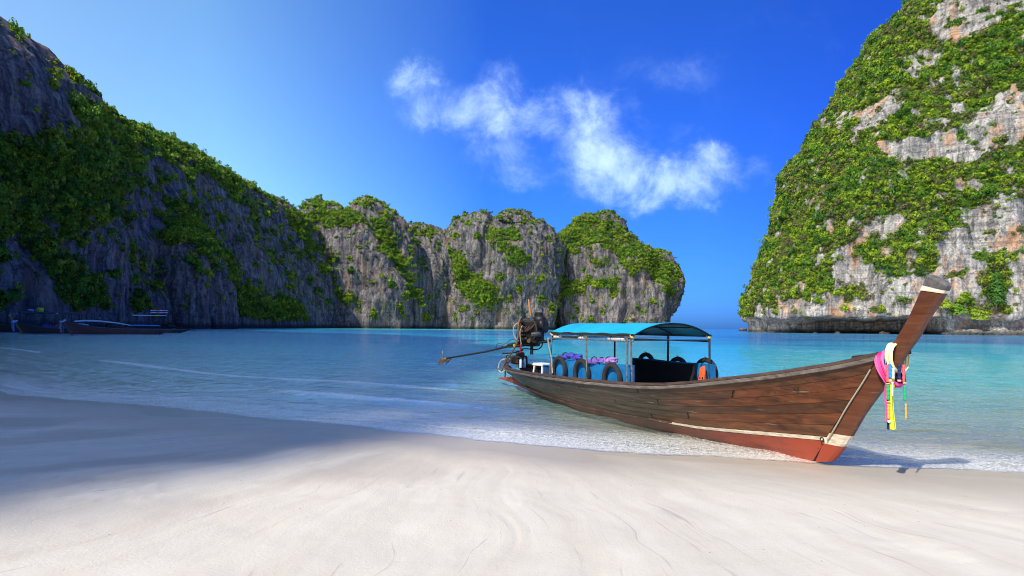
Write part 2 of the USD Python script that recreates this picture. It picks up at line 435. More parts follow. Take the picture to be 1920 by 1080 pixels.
keep = (sd > -1.2).ravel()
f = grid_faces(x.shape[0], x.shape[1], True)
f = f[keep[f].all(1)]
ids = np.unique(f)
remap = np.zeros(x.size, int)
remap[ids] = np.arange(len(ids))
sea_mesh = tri(P.reshape(-1, 3)[ids], remap[f][:, ::-1])
WATER = mat('lagoon_water', {
    'd': ('attribute', {'attribute': 'depth'}), 'fo': ('attribute', {'attribute': 'foam'}), 'ra': ('attribute', {'attribute': 'reach'}), 'g': ('geometry', {}),
    'dn': ('noise_texture', {'scale': .045, 'detail': 3.0}), 'dm': ('map_range', {'from_min': .3, 'from_max': .7, 'to_min': .6, 'to_max': 1.5}), 'dd': ('math', {'math_type': 'multiply'}), 'lg': ('map_range', {'from_min': 0.0, 'from_max': 5.0, 'clamp': True}),
    'op': ('rgb_ramp', {'ramp': [(0, (0, 0, 0)), (.012, (.08,) * 3), (.035, (.30,) * 3), (.08, (.58,) * 3), (.16, (.80,) * 3), (.4, (.95,) * 3), (1, (1, 1, 1))]}),
    'co': ('rgb_ramp', {'ramp': [(0, (.50, .62, .52)), (.05, (.29, .63, .56)), (.13, (.13, .57, .54)), (.30, (.030, .42, .46)), (.6, (.012, .30, .42)), (1, (.005, .10, .26))]}),
    'm1': ('mapping', {'scale': (.8, 2.4, 1.0), 'rotation': (0, 0, .30)}), 'w1': ('noise_texture', {'scale': 1.5, 'detail': 4.0, 'roughness': .62, 'distortion': .3}), 'w2': ('noise_texture', {'scale': .22, 'detail': 3.0, 'roughness': .55}), 'w3': ('noise_texture', {'scale': 7.0, 'detail': 2.0, 'distortion': .4}),
    'b1': ('bump', {'strength': 1.0, 'distance': .19}), 'b2': ('bump', {'strength': .8, 'distance': .30}), 'b3': ('bump', {'strength': 1.0, 'distance': .035}),
    'fr': ('fresnel', {'IOR': 1.33}), 'fs': ('math', {'math_type': 'multiply', 'value2': .6}),
    'tr': ('transparent_bsdf', {'color': (.93, .985, .97)}), 'di': ('diffuse_bsdf', {}), 'gl': ('glossy_bsdf', {'roughness': .06, 'color': (1, 1, 1)}),
    'body': ('mix_closure', {}), 'surf': ('mix_closure', {}),
    'fn': ('noise_texture', {'scale': 16.0, 'detail': 6.0, 'roughness': .72}), 'fv': ('voronoi_texture', {'feature': 'distance_to_edge', 'scale': 24.0, 'randomness': 1.0}), 'fvr': ('map_range', {'from_min': .0, 'from_max': .16, 'to_min': .16, 'to_max': -.06, 'clamp': True}),
    'fa': ('math', {'math_type': 'add'}), 'fb': ('math', {'math_type': 'add'}), 'ft': ('map_range', {'range_type': 'smoothstep', 'from_min': .92, 'from_max': 1.5, 'to_min': 0.0, 'to_max': .6, 'clamp': True}),
    'wh': ('diffuse_bsdf', {'color': (.80, .80, .78)}), 'all': ('mix_closure', {})},
    [('g.position', 'dn.vector'), ('dn.fac', 'dm.value'), ('d.fac', 'dd.value1'), ('dm.result', 'dd.value2'), ('dd.value', 'lg.value'), ('lg.result', 'op.fac'), ('lg.result', 'co.fac'), ('co.color', 'di.color'),
     ('g.position', 'm1.vector'), ('m1.vector', 'w1.vector'), ('m1.vector', 'w2.vector'), ('m1.vector', 'w3.vector'), ('w2.fac', 'b2.height'), ('b2.normal', 'b1.normal'), ('w1.fac', 'b1.height'), ('b1.normal', 'b3.normal'), ('w3.fac', 'b3.height'),
     ('b3.normal', 'gl.normal'), ('b3.normal', 'di.normal'), ('b3.normal', 'fr.normal'), ('fr.fac', 'fs.value1'), ('op.color', 'body.fac'), ('tr.BSDF', 'body.closure1'), ('di.BSDF', 'body.closure2'), ('fs.value', 'surf.fac'), ('body.closure', 'surf.closure1'), ('gl.BSDF', 'surf.closure2'),
     ('g.position', 'fn.vector'), ('g.position', 'fv.vector'), ('fv.distance', 'fvr.value'), ('fo.fac', 'fa.value1'), ('fn.fac', 'fa.value2'), ('fa.value', 'fb.value1'), ('fvr.result', 'fb.value2'), ('fb.value', 'ft.value'), ('ft.result', 'all.fac'), ('surf.closure', 'all.closure1'), ('wh.BSDF', 'all.closure2')], 'all.closure')
sea = obj('sea', sea_mesh, WATER, smooth=True, label='clear turquoise lagoon water between the beach and the cliffs', kind='structure')
primvar(sea, 'depth', dep.ravel()[ids])
primvar(sea, 'foam', foam.ravel()[ids])
primvar(sea, 'reach', r.ravel()[ids])

# ---------------------------------------------------------------- limestone
def rock_mat(name, dark, mid, light, stain, stain_amount, veg_col, crack=.15):
    return mat(name, {
        'g': ('geometry', {}), 'v': ('attribute', {'attribute': 'veg'}),
        'm1': ('mapping', {'scale': (.42, .42, .035)}), 'n1': ('noise_texture', {'scale': 1.0, 'detail': 7.0, 'roughness': .66, 'distortion': .4}),
        'm2': ('mapping', {'scale': (.05, .05, .03)}), 'n2': ('noise_texture', {'scale': 1.0, 'detail': 5.0, 'roughness': .6}),
        'm3': ('mapping', {'scale': (.12, .12, .05)}), 'n3': ('noise_texture', {'scale': 1.0, 'detail': 5.0}),
        'n4': ('noise_texture', {'scale': .9, 'detail': 6.0, 'roughness': .7}), 'm5': ('mapping', {'scale': (.05, .05, .55)}), 'n5': ('noise_texture', {'scale': 1.0, 'detail': 4.0, 'distortion': .5}),
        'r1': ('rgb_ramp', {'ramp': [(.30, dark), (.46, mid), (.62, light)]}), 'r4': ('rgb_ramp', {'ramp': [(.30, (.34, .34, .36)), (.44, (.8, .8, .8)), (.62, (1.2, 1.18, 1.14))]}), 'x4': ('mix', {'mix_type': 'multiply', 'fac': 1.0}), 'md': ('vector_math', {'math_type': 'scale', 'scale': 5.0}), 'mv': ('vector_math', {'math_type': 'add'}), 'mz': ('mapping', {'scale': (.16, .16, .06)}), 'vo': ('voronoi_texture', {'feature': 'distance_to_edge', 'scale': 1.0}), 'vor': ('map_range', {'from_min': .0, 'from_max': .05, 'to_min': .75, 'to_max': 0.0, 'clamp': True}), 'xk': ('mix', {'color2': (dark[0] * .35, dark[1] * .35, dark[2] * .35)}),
        'st': ('map_range', {'from_min': .54, 'from_max': .68, 'to_min': 0, 'to_max': stain_amount, 'clamp': True}), 'xs': ('mix', {'color2': stain}),
        'cr': ('map_range', {'from_min': .40, 'from_max': .47, 'to_min': crack, 'to_max': 0, 'clamp': True}), 'xc': ('mix', {'color2': (dark[0] * .5, dark[1] * .5, dark[2] * .5)}),
        'sp': ('separate_xyz', {}), 'tide': ('map_range', {'from_min': 1.2, 'from_max': 3.2, 'to_min': .85, 'to_max': 0.0, 'clamp': True}), 'xt': ('mix', {'color2': (.025, .024, .022)}),
        'va': ('math', {'math_type': 'add'}), 'vt': ('map_range', {'from_min': .88, 'from_max': 1.12, 'clamp': True}), 'vr': ('rgb_ramp', {'ramp': [(.3, tuple(c * .5 for c in veg_col)), (.7, veg_col)]}), 'xv': ('mix', {}),
        'b': ('bump', {'strength': .9, 'distance': .8}), 'b1': ('bump', {'strength': .7, 'distance': 1.0}),
        'p': ('principled_bsdf', {'roughness': .92, 'specular_ior_level': .12})},
        [('g.position', 'm1.vector'), ('m1.vector', 'n1.vector'), ('g.position', 'm2.vector'), ('m2.vector', 'n2.vector'), ('g.position', 'm3.vector'), ('m3.vector', 'n3.vector'), ('g.position', 'n4.vector'), ('g.position', 'm5.vector'), ('m5.vector', 'n5.vector'),
         ('n1.fac', 'r1.fac'), ('r1.color', 'x4.color1'), ('n4.fac', 'r4.fac'), ('r4.color', 'x4.color2'), ('n3.fac', 'st.value'), ('st.result', 'xs.fac'), ('x4.color', 'xs.color1'), ('n5.fac', 'cr.value'), ('cr.result', 'xc.fac'), ('n4.color', 'md.vector1'), ('g.position', 'mv.vector1'), ('md.vector', 'mv.vector2'), ('mv.vector', 'mz.vector'), ('mz.vector', 'vo.vector'), ('vo.distance', 'vor.value'), ('vor.result', 'xk.fac'), ('xs.color', 'xk.color1'), ('xk.color', 'xc.color1'),
         ('g.position', 'sp.vector'), ('sp.z', 'tide.value'), ('tide.result', 'xt.fac'), ('xc.color', 'xt.color1'),
         ('v.fac', 'va.value1'), ('n4.fac', 'va.value2'), ('va.value', 'vt.value'), ('vt.result', 'xv.fac'), ('xt.color', 'xv.color1'), ('n2.fac', 'vr.fac'), ('vr.color', 'xv.color2'),
         ('n4.fac', 'b.height'), ('n1.fac', 'b1.height'), ('b1.normal', 'b.normal'), ('b.normal', 'p.normal'), ('xv.color', 'p.base_color')], 'p.BSDF')
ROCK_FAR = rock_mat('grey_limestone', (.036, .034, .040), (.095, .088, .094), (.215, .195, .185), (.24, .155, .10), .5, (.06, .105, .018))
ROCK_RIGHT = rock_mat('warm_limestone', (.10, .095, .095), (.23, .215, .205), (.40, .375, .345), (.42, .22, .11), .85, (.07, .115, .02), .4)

def vertical_noise(P, seed, amps, scales, vstretch):
    out = 0
    for k, (a, s, vs) in enumerate(zip(amps, scales, vstretch)):
        q = P / np.array([s, s, s * vs])
        out = out + a * (2 * ridged(q, 3, seed + 10 * k) - 1)
    return out

def finish_cliff(name, P, N, veg, mat_, label, wrap, out_sign=1):
    f = grid_faces(P.shape[0], P.shape[1], wrap)
    t = tri(P, f)
    c = t.triangles_center
    mid = P.reshape(-1, 3).mean(0)
    prim = obj(name, t, mat_, smooth=True, label=label, kind='structure')
    primvar(prim, 'veg', veg)
    return prim

def rock_dome(name, label, outline_left, outline_right, Yc, depth, seed, vegfn, mat_=None, n=340, dz=.85, e=.78, big=1.0, notch=None, cx_shift=0.0):
    """A karst rock: at every height a rounded plan whose width follows the rock's outline."""
    def zof(px, py):
        q = unp(px, py, Yc)
        return q[0], q[2]
    L = np.array([zof(*p) for p in outline_left])
    R = np.array([zof(*p) for p in outline_right])
    ztop = max(L[-1, 1], R[-1, 1])
    m = int((ztop + 5) / dz)
    t = np.linspace(0, 1, m)
    zz = -5 + (ztop + 5) * (1 - (1 - t) ** 1.25)
    xl = np.interp(zz, L[:, 1], L[:, 0])
    xr = np.interp(zz, R[:, 1], R[:, 0])
    rx = np.maximum((xr - xl) / 2, .4)
    cx = (xl + xr) / 2
    ry = depth * (rx / rx.max()) ** .8
    th = np.linspace(0, 2 * math.pi, n, endpoint=False)
    c, s = np.cos(th), np.sin(th)
    cc, ss = np.sign(c) * np.abs(c) ** e, np.sign(s) * np.abs(s) ** e
    P = np.stack([cx[:, None] + rx[:, None] * cc, Yc + ry[:, None] * ss, np.broadcast_to(zz[:, None], (m, n))], -1)
    N = grid_normals(P, True)
    ctr = np.stack([cx, np.full(m, Yc), zz], -1)[:, None]
    N = np.where(((P - ctr) * N).sum(-1, keepdims=True) < 0, -N, N)
    d = vertical_noise(P, seed, [(8.0 if not mat_ else 5.5) * big, 3.4 * min(1.25, big), 1.7, .55], [38 * big, 13, 4.6, 1.9], [2.6, 2.4, 3.6, 2.0])
    fade = np.clip(rx / (8 if mat_ else 17), .15, 1)[:, None]
    if not mat_:      # deep gullies between the buttresses
        c_ = nz((P + 5 * (fbm(P / 16.0, 2, seed + 90)[..., None] - .5)) / np.array([40 * big, 40 * big, 85.0]), seed + 91)
        d = d - 6.0 * big * np.exp(-((c_ - .5) / .075) ** 2) + 5 * big * (np.abs(c_ - .5) - .12)
    ledge = (.6 if mat_ else .25) * (2 * ridged(np.stack([P[..., 0] * .02, P[..., 1] * .02, P[..., 2] * .16], -1), 3, seed + 77) - 1)
    P = P + N * ((d + ledge) * fade)[..., None]
    if notch:
        Nh = N * np.array([1, 1, 0]); Nh = Nh / np.maximum(np.linalg.norm(Nh, axis=-1, keepdims=True), .2)
        P = P - Nh * notch(P)[..., None]
    N2 = grid_normals(P, True)
    N2 = np.where((N * N2).sum(-1, keepdims=True) < 0, -N2, N2)
    veg = vegfn(P, N2)
    prim = finish_cliff(name, P, N2, veg, mat_ or ROCK_FAR, label, True)
    return prim, P, N2, veg

def patches(polys, base=None, jitter=9, seed=3, flatk=.9):
    """Where plants grow: the photograph's green patches as regions of the rock face seen from the beach, ragged by noise, and ledges that are flat enough."""
    def fn(P, N):
        px, py = project(P)
        j = jitter
        q = P / 7.0
        jx = px + j * 2 * (fbm(q, 3, seed) - .5) * 2
        jy = py + j * 2 * (fbm(q, 3, seed + 5) - .5) * 2
        v = np.zeros(px.shape)
        facing = ((P - np.array([0, 0, H])) * N).sum(-1) < 25
        for pl in polys:
            v = np.where(in_poly(jx, jy, pl), 1.0, v)
        ragged = sstep(fbm(P / 5.0, 3, seed + 11), .34, .5)
        v = v * (.35 + .65 * ragged)
        flat = sstep(N[..., 2] + .5 * (fbm(P / 6.0, 3, seed + 21) - .5), .62, .85)
        v = np.maximum(v, flat * flatk)
        if base:
            v = np.maximum(v, base(P, N))
        sparse = sstep(fbm(P / np.array([6, 6, 9.0]), 3, seed + 31), .60, .72)
        v = np.maximum(v, sparse * .75)
        return v * sstep(P[..., 2], 3, 8)
    return fn

SCATTER = {}      # cliff -> (points, normals, veg)
BASE = 608.5
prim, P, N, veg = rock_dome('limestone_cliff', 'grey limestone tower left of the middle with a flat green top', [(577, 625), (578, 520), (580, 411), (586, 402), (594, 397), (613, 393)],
                            [(797, 625), (797, 560), (786, 530), (765, 475), (745, 437), (727, 419), (710, 404), (688, 394), (676, 392.8)], 520, 40, 100,
                            patches([[(585, 412), (590, 396), (668, 398), (672, 418), (600, 425)], [(575, 400), (585, 470), (600, 520), (635, 545), (668, 553), (655, 566), (600, 560), (570, 500)],
                                     [(696, 398), (726, 420), (765, 500), (797, 570), (784, 578), (752, 505), (722, 470), (700, 430)]], seed=31))
SCATTER['a'] = (P, N, veg)
prim, P, N, veg = rock_dome('limestone_cliff', 'low grey rock shoulder between the two larger limestone towers', [(700, 625), (720, 500), (738, 437), (750, 433), (762, 431.5)],
                            [(870, 625), (862, 500), (838, 455), (824, 449), (810, 438), (785, 431.5), (775, 431)], 560, 36, 200, patches([[(742, 430), (812, 430), (815, 442), (742, 440)]], seed=41, flatk=.3))
SCATTER['b'] = (P, N, veg)
prim, P, N, veg = rock_dome('limestone_cliff', 'broad grey limestone tower with a rounded summit behind the boat engine', [(800, 625), (815, 520), (833, 452), (845, 437), (868, 420), (897, 418), (926, 413), (940, 404), (958, 400.5)],
                            [(1040, 625), (1038, 520), (1037, 475), (1028, 455), (1016, 442), (998, 438), (992, 420), (980, 406), (966, 400.5)], 570, 44, 300,
                            patches([[(838, 468), (868, 470), (885, 510), (925, 530), (943, 555), (930, 578), (880, 570), (862, 545), (845, 515)], [(925, 452), (960, 462), (990, 480), (992, 497), (955, 490), (930, 470)],
                                     [(915, 428), (968, 428), (972, 448), (925, 450)]], seed=51, flatk=.3))
SCATTER['c'] = (P, N, veg)
prim, P, N, veg = rock_dome('limestone_cliff', 'free-standing domed limestone rock with a green cap at the bay mouth', [(1034, 625), (1036, 526), (1040, 479), (1044, 451), (1051, 435), (1066, 421), (1094, 407), (1104, 406)],
                            [(1255, 625), (1261, 597), (1267, 570), (1268, 542), (1259, 514), (1244, 491), (1228, 479), (1212, 477), (1192, 467), (1189, 451), (1169, 431), (1150, 419), (1122, 408), (1112, 406)], 600, 46, 400,
                            patches([[(1040, 472), (1050, 425), (1100, 400), (1155, 415), (1205, 462), (1255, 490), (1268, 520), (1262, 560), (1240, 545), (1225, 510), (1180, 520), (1160, 480), (1110, 462), (1070, 478)],
                                     [(1036, 565), (1060, 530), (1100, 518), (1155, 518), (1160, 545), (1110, 532), (1062, 560)]], seed=61))
SCATTER['d'] = (P, N, veg)
prim, P, N, veg = rock_dome('limestone_cliff', 'rounded dark rock buttress at the foot of the left mountain', [(286, 640), (288, 560), (294, 500), (304, 462), (322, 444), (340, 438)],
                            [(418, 640), (414, 560), (404, 510), (390, 475), (372, 452), (352, 438)], 272, 15, 500, patches([[(300, 440), (380, 440), (400, 480), (370, 470), (320, 460)]], seed=71), n=220, dz=.5, big=.5)
SCATTER['e'] = (P, N, veg)

# ---- the left mountain: a ridge of even height that runs away from the camera along the bay
RIDGE = [(-215, -105, 98, 30), (-165, -90, 100, 30), (-128, -79, 102, 28), (-101, -71, 104, 26), (-87, -58, 104, 25), (-72, -41, 104, 25), (-71.5, -8, 104, 26), (-83, 40, 105, 26), (-119, 78, 104, 26), (-150, 114, 103, 28), (-164, 158, 102, 32)]
for px, py, Yr in ((0, 33, 200), (36, 59, 212), (65, 89, 224), (77, 110, 230), (119, 154, 248), (142, 175, 258), (178, 199, 274), (231, 234, 298), (261, 238, 316), (296, 252, 334), (332, 273, 352), (367, 289, 370), (415, 314, 396), (450, 341, 418), (492, 364, 446), (533, 385, 470), (569, 405, 498)):
    q = unp(px, py, Yr)
    RIDGE.append((q[0], q[1], q[2], 40 if Yr > 240 else 36))
RIDGE += [(-140, 545, 84, 40), (-90, 590, 80, 40)]
RIDGE = np.array(RIDGE, float)
s = np.concatenate([[0], np.cumsum(np.linalg.norm(np.diff(RIDGE[:, :2], axis=0), axis=1))])
ns = 760
ss = np.interp(np.linspace(0, 1, ns), np.linspace(0, 1, 5), np.interp([0, .18, .42, .75, 1], np.linspace(0, 1, len(s)), s)) if False else np.linspace(0, s[-1], ns)
from scipy.interpolate import PchipInterpolator
rc = PchipInterpolator(s, RIDGE)(ss)
tang = np.gradient(rc[:, :2], axis=0)
from scipy.ndimage import gaussian_filter1d
tang = gaussian_filter1d(tang, 22, axis=0, mode='nearest')
tang /= np.linalg.norm(tang, axis=1, keepdims=True)
side = np.stack([tang[:, 1], -tang[:, 0]], 1)                     # towards the bay
tv = np.concatenate([np.linspace(-.06, 1, 170), np.linspace(1, 1.8, 40)[1:]])
T, S_ = np.meshgrid(tv, np.arange(ns), indexing='ij')
hgt = rc[S_, 2]
tt = np.clip(T, 0, 1)
off = rc[S_, 3] * (1 - tt ** 1.7) * (1 - .12 * np.sin(tt * math.pi))
off = np.where(T > 1, -(T - 1) * 70, off)
zz = np.where(T <= 1, hgt * np.sign(T) * np.abs(T) ** .92, hgt * (1 - .9 * (T - 1) - .5 * (T - 1) ** 2))
P = np.stack([rc[S_, 0] + side[S_, 0] * off, rc[S_, 1] + side[S_, 1] * off, zz], -1)
N = grid_normals(P)
N = np.where((N[..., :1] * side[S_, 0][..., None] + N[..., 1:2] * side[S_, 1][..., None]) + .6 * N[..., 2:] < 0, -N, N)
d = vertical_noise(P, 600, [6.5, 4.4, 1.9, .6], [55, 21, 6.5, 2.2], [2.0, 2.2, 3.2, 2.0])
top = 1 - .8 * np.exp(-((T - 1) / .07) ** 2)
P = P + N * (d * top)[..., None]
N2 = grid_normals(P)
N2 = np.where((N * N2).sum(-1, keepdims=True) < 0, -N2, N2)
left_polys = [[(-60, 262), (150, 255), (222, 300), (228, 392), (170, 430), (100, 450), (110, 480), (185, 520), (205, 575), (120, 560), (70, 470), (20, 440), (-60, 440)],
              [(120, 190), (178, 205), (240, 245), (268, 300), (262, 350), (235, 330), (215, 260), (150, 232)],
              [(300, 360), (345, 372), (400, 430), (425, 490), (470, 540), (545, 560), (575, 606), (430, 606), (412, 500), (385, 455), (318, 436)],
              [(232, 228), (300, 246), (370, 285), (452, 340), (450, 360), (360, 315), (290, 280), (245, 258)], [(540, 400), (575, 400), (590, 470), (590, 500), (565, 460)],
              [(-300, 200), (0, 300), (0, 600), (-300, 600)]]
veg = patches(left_polys, jitter=12, seed=81)(P, N2)
_px, _py = project(P)
veg = veg * np.where((_px < 128) & (_py < 235), .12, 1.0)
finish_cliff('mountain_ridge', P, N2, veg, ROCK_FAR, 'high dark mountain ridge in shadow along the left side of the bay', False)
SCATTER['f'] = (P, N2, veg)

# ---- the right headland
def cave(P):
    px, py = project(P)
    zt = 8.6 + 2.2 * (fbm(np.stack([P[..., 0] / 9, P[..., 1] / 9, P[..., 0] * 0], -1), 3, 4) - .5) * 2
    span = sstep(px, 1435, 1500) * (1 - sstep(px, 1740, 1790)) * .88 + .10
    return 36.0 * span * (1 - sstep(P[..., 2], zt - 1.2, zt + .2)) * sstep(P[..., 2], -2.0, .6)

ROCKY = [[(1735, 40), (1800, -30), (1935, -30), (1935, 30), (1860, 45), (1790, 75), (1760, 78)], [(1695, 110), (1735, 88), (1768, 92), (1765, 120), (1705, 145)], [(1610, 205), (1668, 180), (1700, 195), (1650, 240), (1600, 245)],
         [(1640, 268), (1730, 262), (1800, 235), (1870, 185), (1935, 150), (1935, 250), (1860, 285), (1800, 305), (1730, 300), (1660, 300)], [(1560, 215), (1640, 196), (1640, 212), (1570, 240)],
         [(1405, 606), (1418, 575), (1500, 560), (1545, 520), (1580, 470), (1610, 425), (1690, 398), (1705, 420), (1660, 455), (1690, 470), (1745, 478), (1775, 440), (1830, 395), (1935, 345), (1935, 480), (1890, 500), (1870, 480), (1845, 500), (1840, 560), (1800, 575), (1780, 640), (1400, 640)],
         [(1890, 480), (1935, 470), (1935, 620), (1895, 600)]]
SHRUBBY = [[(1600, 460), (1650, 440), (1700, 470), (1765, 470), (1760, 500), (1690, 520), (1640, 500)], [(1500, 545), (1560, 505), (1570, 550), (1530, 575)], [(1830, 470), (1880, 470), (1885, 560), (1880, 600), (1780, 600), (1790, 560), (1840, 545)], [(1440, 560), (1475, 545), (1470, 575), (1440, 580)],
           [(1575, 545), (1625, 530), (1630, 560), (1585, 565)]]
def right_veg(P, N):
    px, py = project(P)
    q = P / 6.0
    jx, jy = px + 34 * (fbm(q, 3, 7) - .5), py + 34 * (fbm(q, 3, 17) - .5)
    v = np.ones(px.shape)
    for pl in ROCKY:
        v = np.where(in_poly(jx, jy, pl), 0.0, v)
    for pl in SHRUBBY:
        v = np.where(in_poly(jx, jy, pl), .9, v)
    bare = sstep(fbm(P / np.array([5, 5, 9.0]), 3, 27), .56, .66)
    v = v * (1 - .8 * bare)
    tuft = sstep(fbm(P / 4.5, 3, 37), .60, .70)
    v = np.maximum(v, tuft * .8)
    return v * sstep(P[..., 2], 9, 12)
prim, P, N, veg = rock_dome('limestone_headland', 'towering headland of pale rock and green scrub on the right, undercut at the waterline', [(1429, 650), (1430, 590), (1435, 560), (1450, 520), (1466, 470), (1481, 420), (1495, 350), (1507, 300), (1545, 250), (1577, 210), (1607, 160), (1637, 120), (1659, 70), (1697, 40), (1739, 0), (1817, -80), (1917, -160), (2007, -205), (2057, -215)],
                            [(2760, 650), (2740, 400), (2600, 150), (2420, -60), (2250, -170), (2120, -215)], 400, 95, 700, right_veg, ROCK_RIGHT, n=900, dz=.75, e=.86, big=1.3, notch=cave)
SCATTER['g'] = (P, N, veg)
# ---------------------------------------------------------------- foliage on the rocks
rng = np.random.default_rng(11)
def leaf_mat(name, a, b, tr):
    return mat(name, {'oi': ('object_info', {}), 'g': ('geometry', {}), 'n': ('noise_texture', {'scale': .5, 'detail': 2.0}), 'ad': ('math', {'math_type': 'add'}), 'r': ('rgb_ramp', {'ramp': [(.35, a), (1.2 / 1.6, b)]}), 'm': ('math', {'math_type': 'multiply', 'value2': .6}),
                      'p': ('principled_bsdf', {'roughness': .6, 'specular_ior_level': .25}), 't': ('translucent_bsdf', {'color': tr}), 'x': ('mix_closure', {'fac': .28})},
               [('g.random_per_island', 'm.value1'), ('g.position', 'n.vector'), ('n.fac', 'ad.value1'), ('m.value', 'ad.value2'), ('ad.value', 'r.fac'), ('r.color', 'p.base_color'), ('p.BSDF', 'x.closure1'), ('t.BSDF', 'x.closure2')], 'x.closure')
LEAF = [leaf_mat('leaf_dark', (.025, .085, .010), (.07, .17, .018), (.05, .14, .01)), leaf_mat('leaf_mid', (.075, .17, .012), (.17, .30, .022), (.10, .22, .015)),
        leaf_mat('leaf_bright', (.15, .23, .012), (.30, .38, .022), (.18, .28, .015)), leaf_mat('leaf_olive', (.09, .10, .03), (.20, .19, .06), (.1, .12, .03)), leaf_mat('leaf_dry', (.12, .10, .045), (.22, .19, .09), (.1, .09, .04))]
BARK = plain('bark', (.13, .10, .075), .9, var=.5, scale=9, stretch=(3, 3, .5))

def crown(seed, n=110, leaf=.27, flat=.95, lobes=5):
    g = np.random.default_rng(seed)
    cs = np.vstack([[0, 0, .35], g.normal(size=(lobes, 3)) * [.5, .5, .28] + [0, 0, .35]])
    rs = np.concatenate([[.75], g.uniform(.35, .6, lobes)])
    k = g.choice(len(cs), n, p=rs ** 2 / (rs ** 2).sum())
    d = g.normal(size=(n, 3))
    d[:, 2] = d[:, 2] * .9 + .18
    d /= np.linalg.norm(d, axis=1, keepdims=True)
    c = cs[k] + d * (rs[k] * g.uniform(.72, 1.08, n))[:, None] * [1, 1, flat]
    nrm = d + g.normal(size=(n, 3)) * .45
    nrm /= np.linalg.norm(nrm, axis=1, keepdims=True)
    a = np.cross(nrm, g.normal(size=(n, 3)))
    a /= np.linalg.norm(a, axis=1, keepdims=True)
    b = np.cross(nrm, a)
    L = leaf * g.uniform(.6, 1.3, n)[:, None]
    v = np.stack([c + a * L, c + b * L * .62 + nrm * L * .12, c - a * L, c - b * L * .62 + nrm * L * .12], 1).reshape(-1, 3)
    i = np.arange(n)[:, None] * 4
    return tri(v, np.vstack([i + [0, 1, 2], i + [0, 2, 3]]))

def palm_tuft(seed, n=70):
    g = np.random.default_rng(seed)
    parts_v, parts_f, o = [], [], 0
    for k in range(n):
        a = g.uniform(0, 2 * math.pi)
        el = g.uniform(.2, 1.3)
        d = np.array([math.cos(a) * math.cos(el), math.sin(a) * math.cos(el), math.sin(el)])
        w = np.array([-math.sin(a), math.cos(a), 0]) * .06
        L = g.uniform(.6, 1.2)
        p0 = d * .1
        p1 = d * L * .6
        p2 = d * L + np.array([0, 0, -.25 * L])
        parts_v += [p0 - w, p0 + w, p1 + w * 1.4, p1 - w * 1.4, p2]
        parts_f += [[o, o + 1, o + 2], [o, o + 2, o + 3], [o + 3, o + 2, o + 4]]
        o += 5
    return tri(np.array(parts_v), np.array(parts_f))

CROWNS = [crown(1), crown(2), crown(3, lobes=3), crown(4, flat=.75), palm_tuft(5)]
KINDS = [(0, 0), (1, 1), (2, 2), (3, 3), (1, 0), (0, 2), (4, 1), (2, 4)]      # (shape, leaf colour)

def scatter(name, label, keys, count, size, weights, seed, edge=0.0):
    g = np.random.default_rng(seed)
    pi = UsdGeom.PointInstancer.Define(stage, '/World/' + name)
    for k, (shape, leaf) in enumerate(KINDS):
        usdkit.mesh(stage, f'/World/{name}/shrub_kinds/shrub_{k:03d}', CROWNS[shape], LEAF[leaf])
        pi.CreatePrototypesRel().AddTarget(f'/World/{name}/shrub_kinds/shrub_{k:03d}')
    pts, kinds, sizes, quat = [], [], [], []
    for key, cnt in zip(keys, count):
        P, N, veg = SCATTER[key]
        A = np.linalg.norm(np.cross(np.gradient(P, axis=0), np.gradient(P, axis=1)), axis=-1)
        px, py = project(P)
        seen = (px > -120) & (px < 2040) & (py > -160) & (P[..., 1] > 5) & (((P - np.array([0, 0, H])) * N).sum(-1) < 60)
        w = A * (np.clip(veg - .12, 0, 1) ** 1.2 + .012 * sstep(P[..., 2], 8, 14)) * np.where(seen, 1, np.where((P[..., 1] > -80) & (P[..., 1] < 110) & (P[..., 0] < 0) & (P[..., 2] > 80) & (P[..., 2] < 130), .5, .05))
        w = w.ravel() / w.sum()
        idx = g.choice(w.size, cnt, p=w)
        p = P.reshape(-1, 3)[idx] + g.normal(size=(cnt, 3)) * .35
        # the kind of plant changes from patch to patch
        t = fbm(p / 14.0, 3, seed) + .22 * g.normal(size=cnt) * .6
        order = np.argsort(np.argsort(t)) / cnt
        k = np.searchsorted(np.cumsum(weights) / np.sum(weights), order, side='right').clip(0, len(KINDS) - 1)
        sz = size * g.lognormal(-.08, .55, cnt).clip(.25, 3.2) * np.where(k == 7, .7, 1)
        pts.append(p + N.reshape(-1, 3)[idx] * sz[:, None] * .1 - np.array([0, 0, .2]) * sz[:, None])
        kinds.append(k)
        sizes.append(sz)
    pts, kinds, sizes = np.vstack(pts), np.concatenate(kinds), np.concatenate(sizes)
    n = len(pts)
    ang = g.uniform(0, 2 * math.pi, n)
    pi.CreatePositionsAttr(Vt.Vec3fArray.FromNumpy(pts.astype(np.float32)))
    pi.CreateProtoIndicesAttr(Vt.IntArray.FromNumpy(kinds.astype(np.int32)))
    sc = np.stack([sizes * g.uniform(.85, 1.25, n), sizes * g.uniform(.85, 1.25, n), sizes * g.uniform(.8, 1.5, n)], 1)
    pi.CreateScalesAttr(Vt.Vec3fArray.FromNumpy(sc.astype(np.float32)))
    q = np.zeros((n, 4), np.float32)
    q[:, 2], q[:, 3] = np.sin(ang / 2), np.cos(ang / 2)          # imaginary first
    pi.CreateOrientationsAttr(Vt.QuathArray.FromNumpy(q.astype(np.float16)))
    put(pi.GetPrim(), label, kind='stuff')

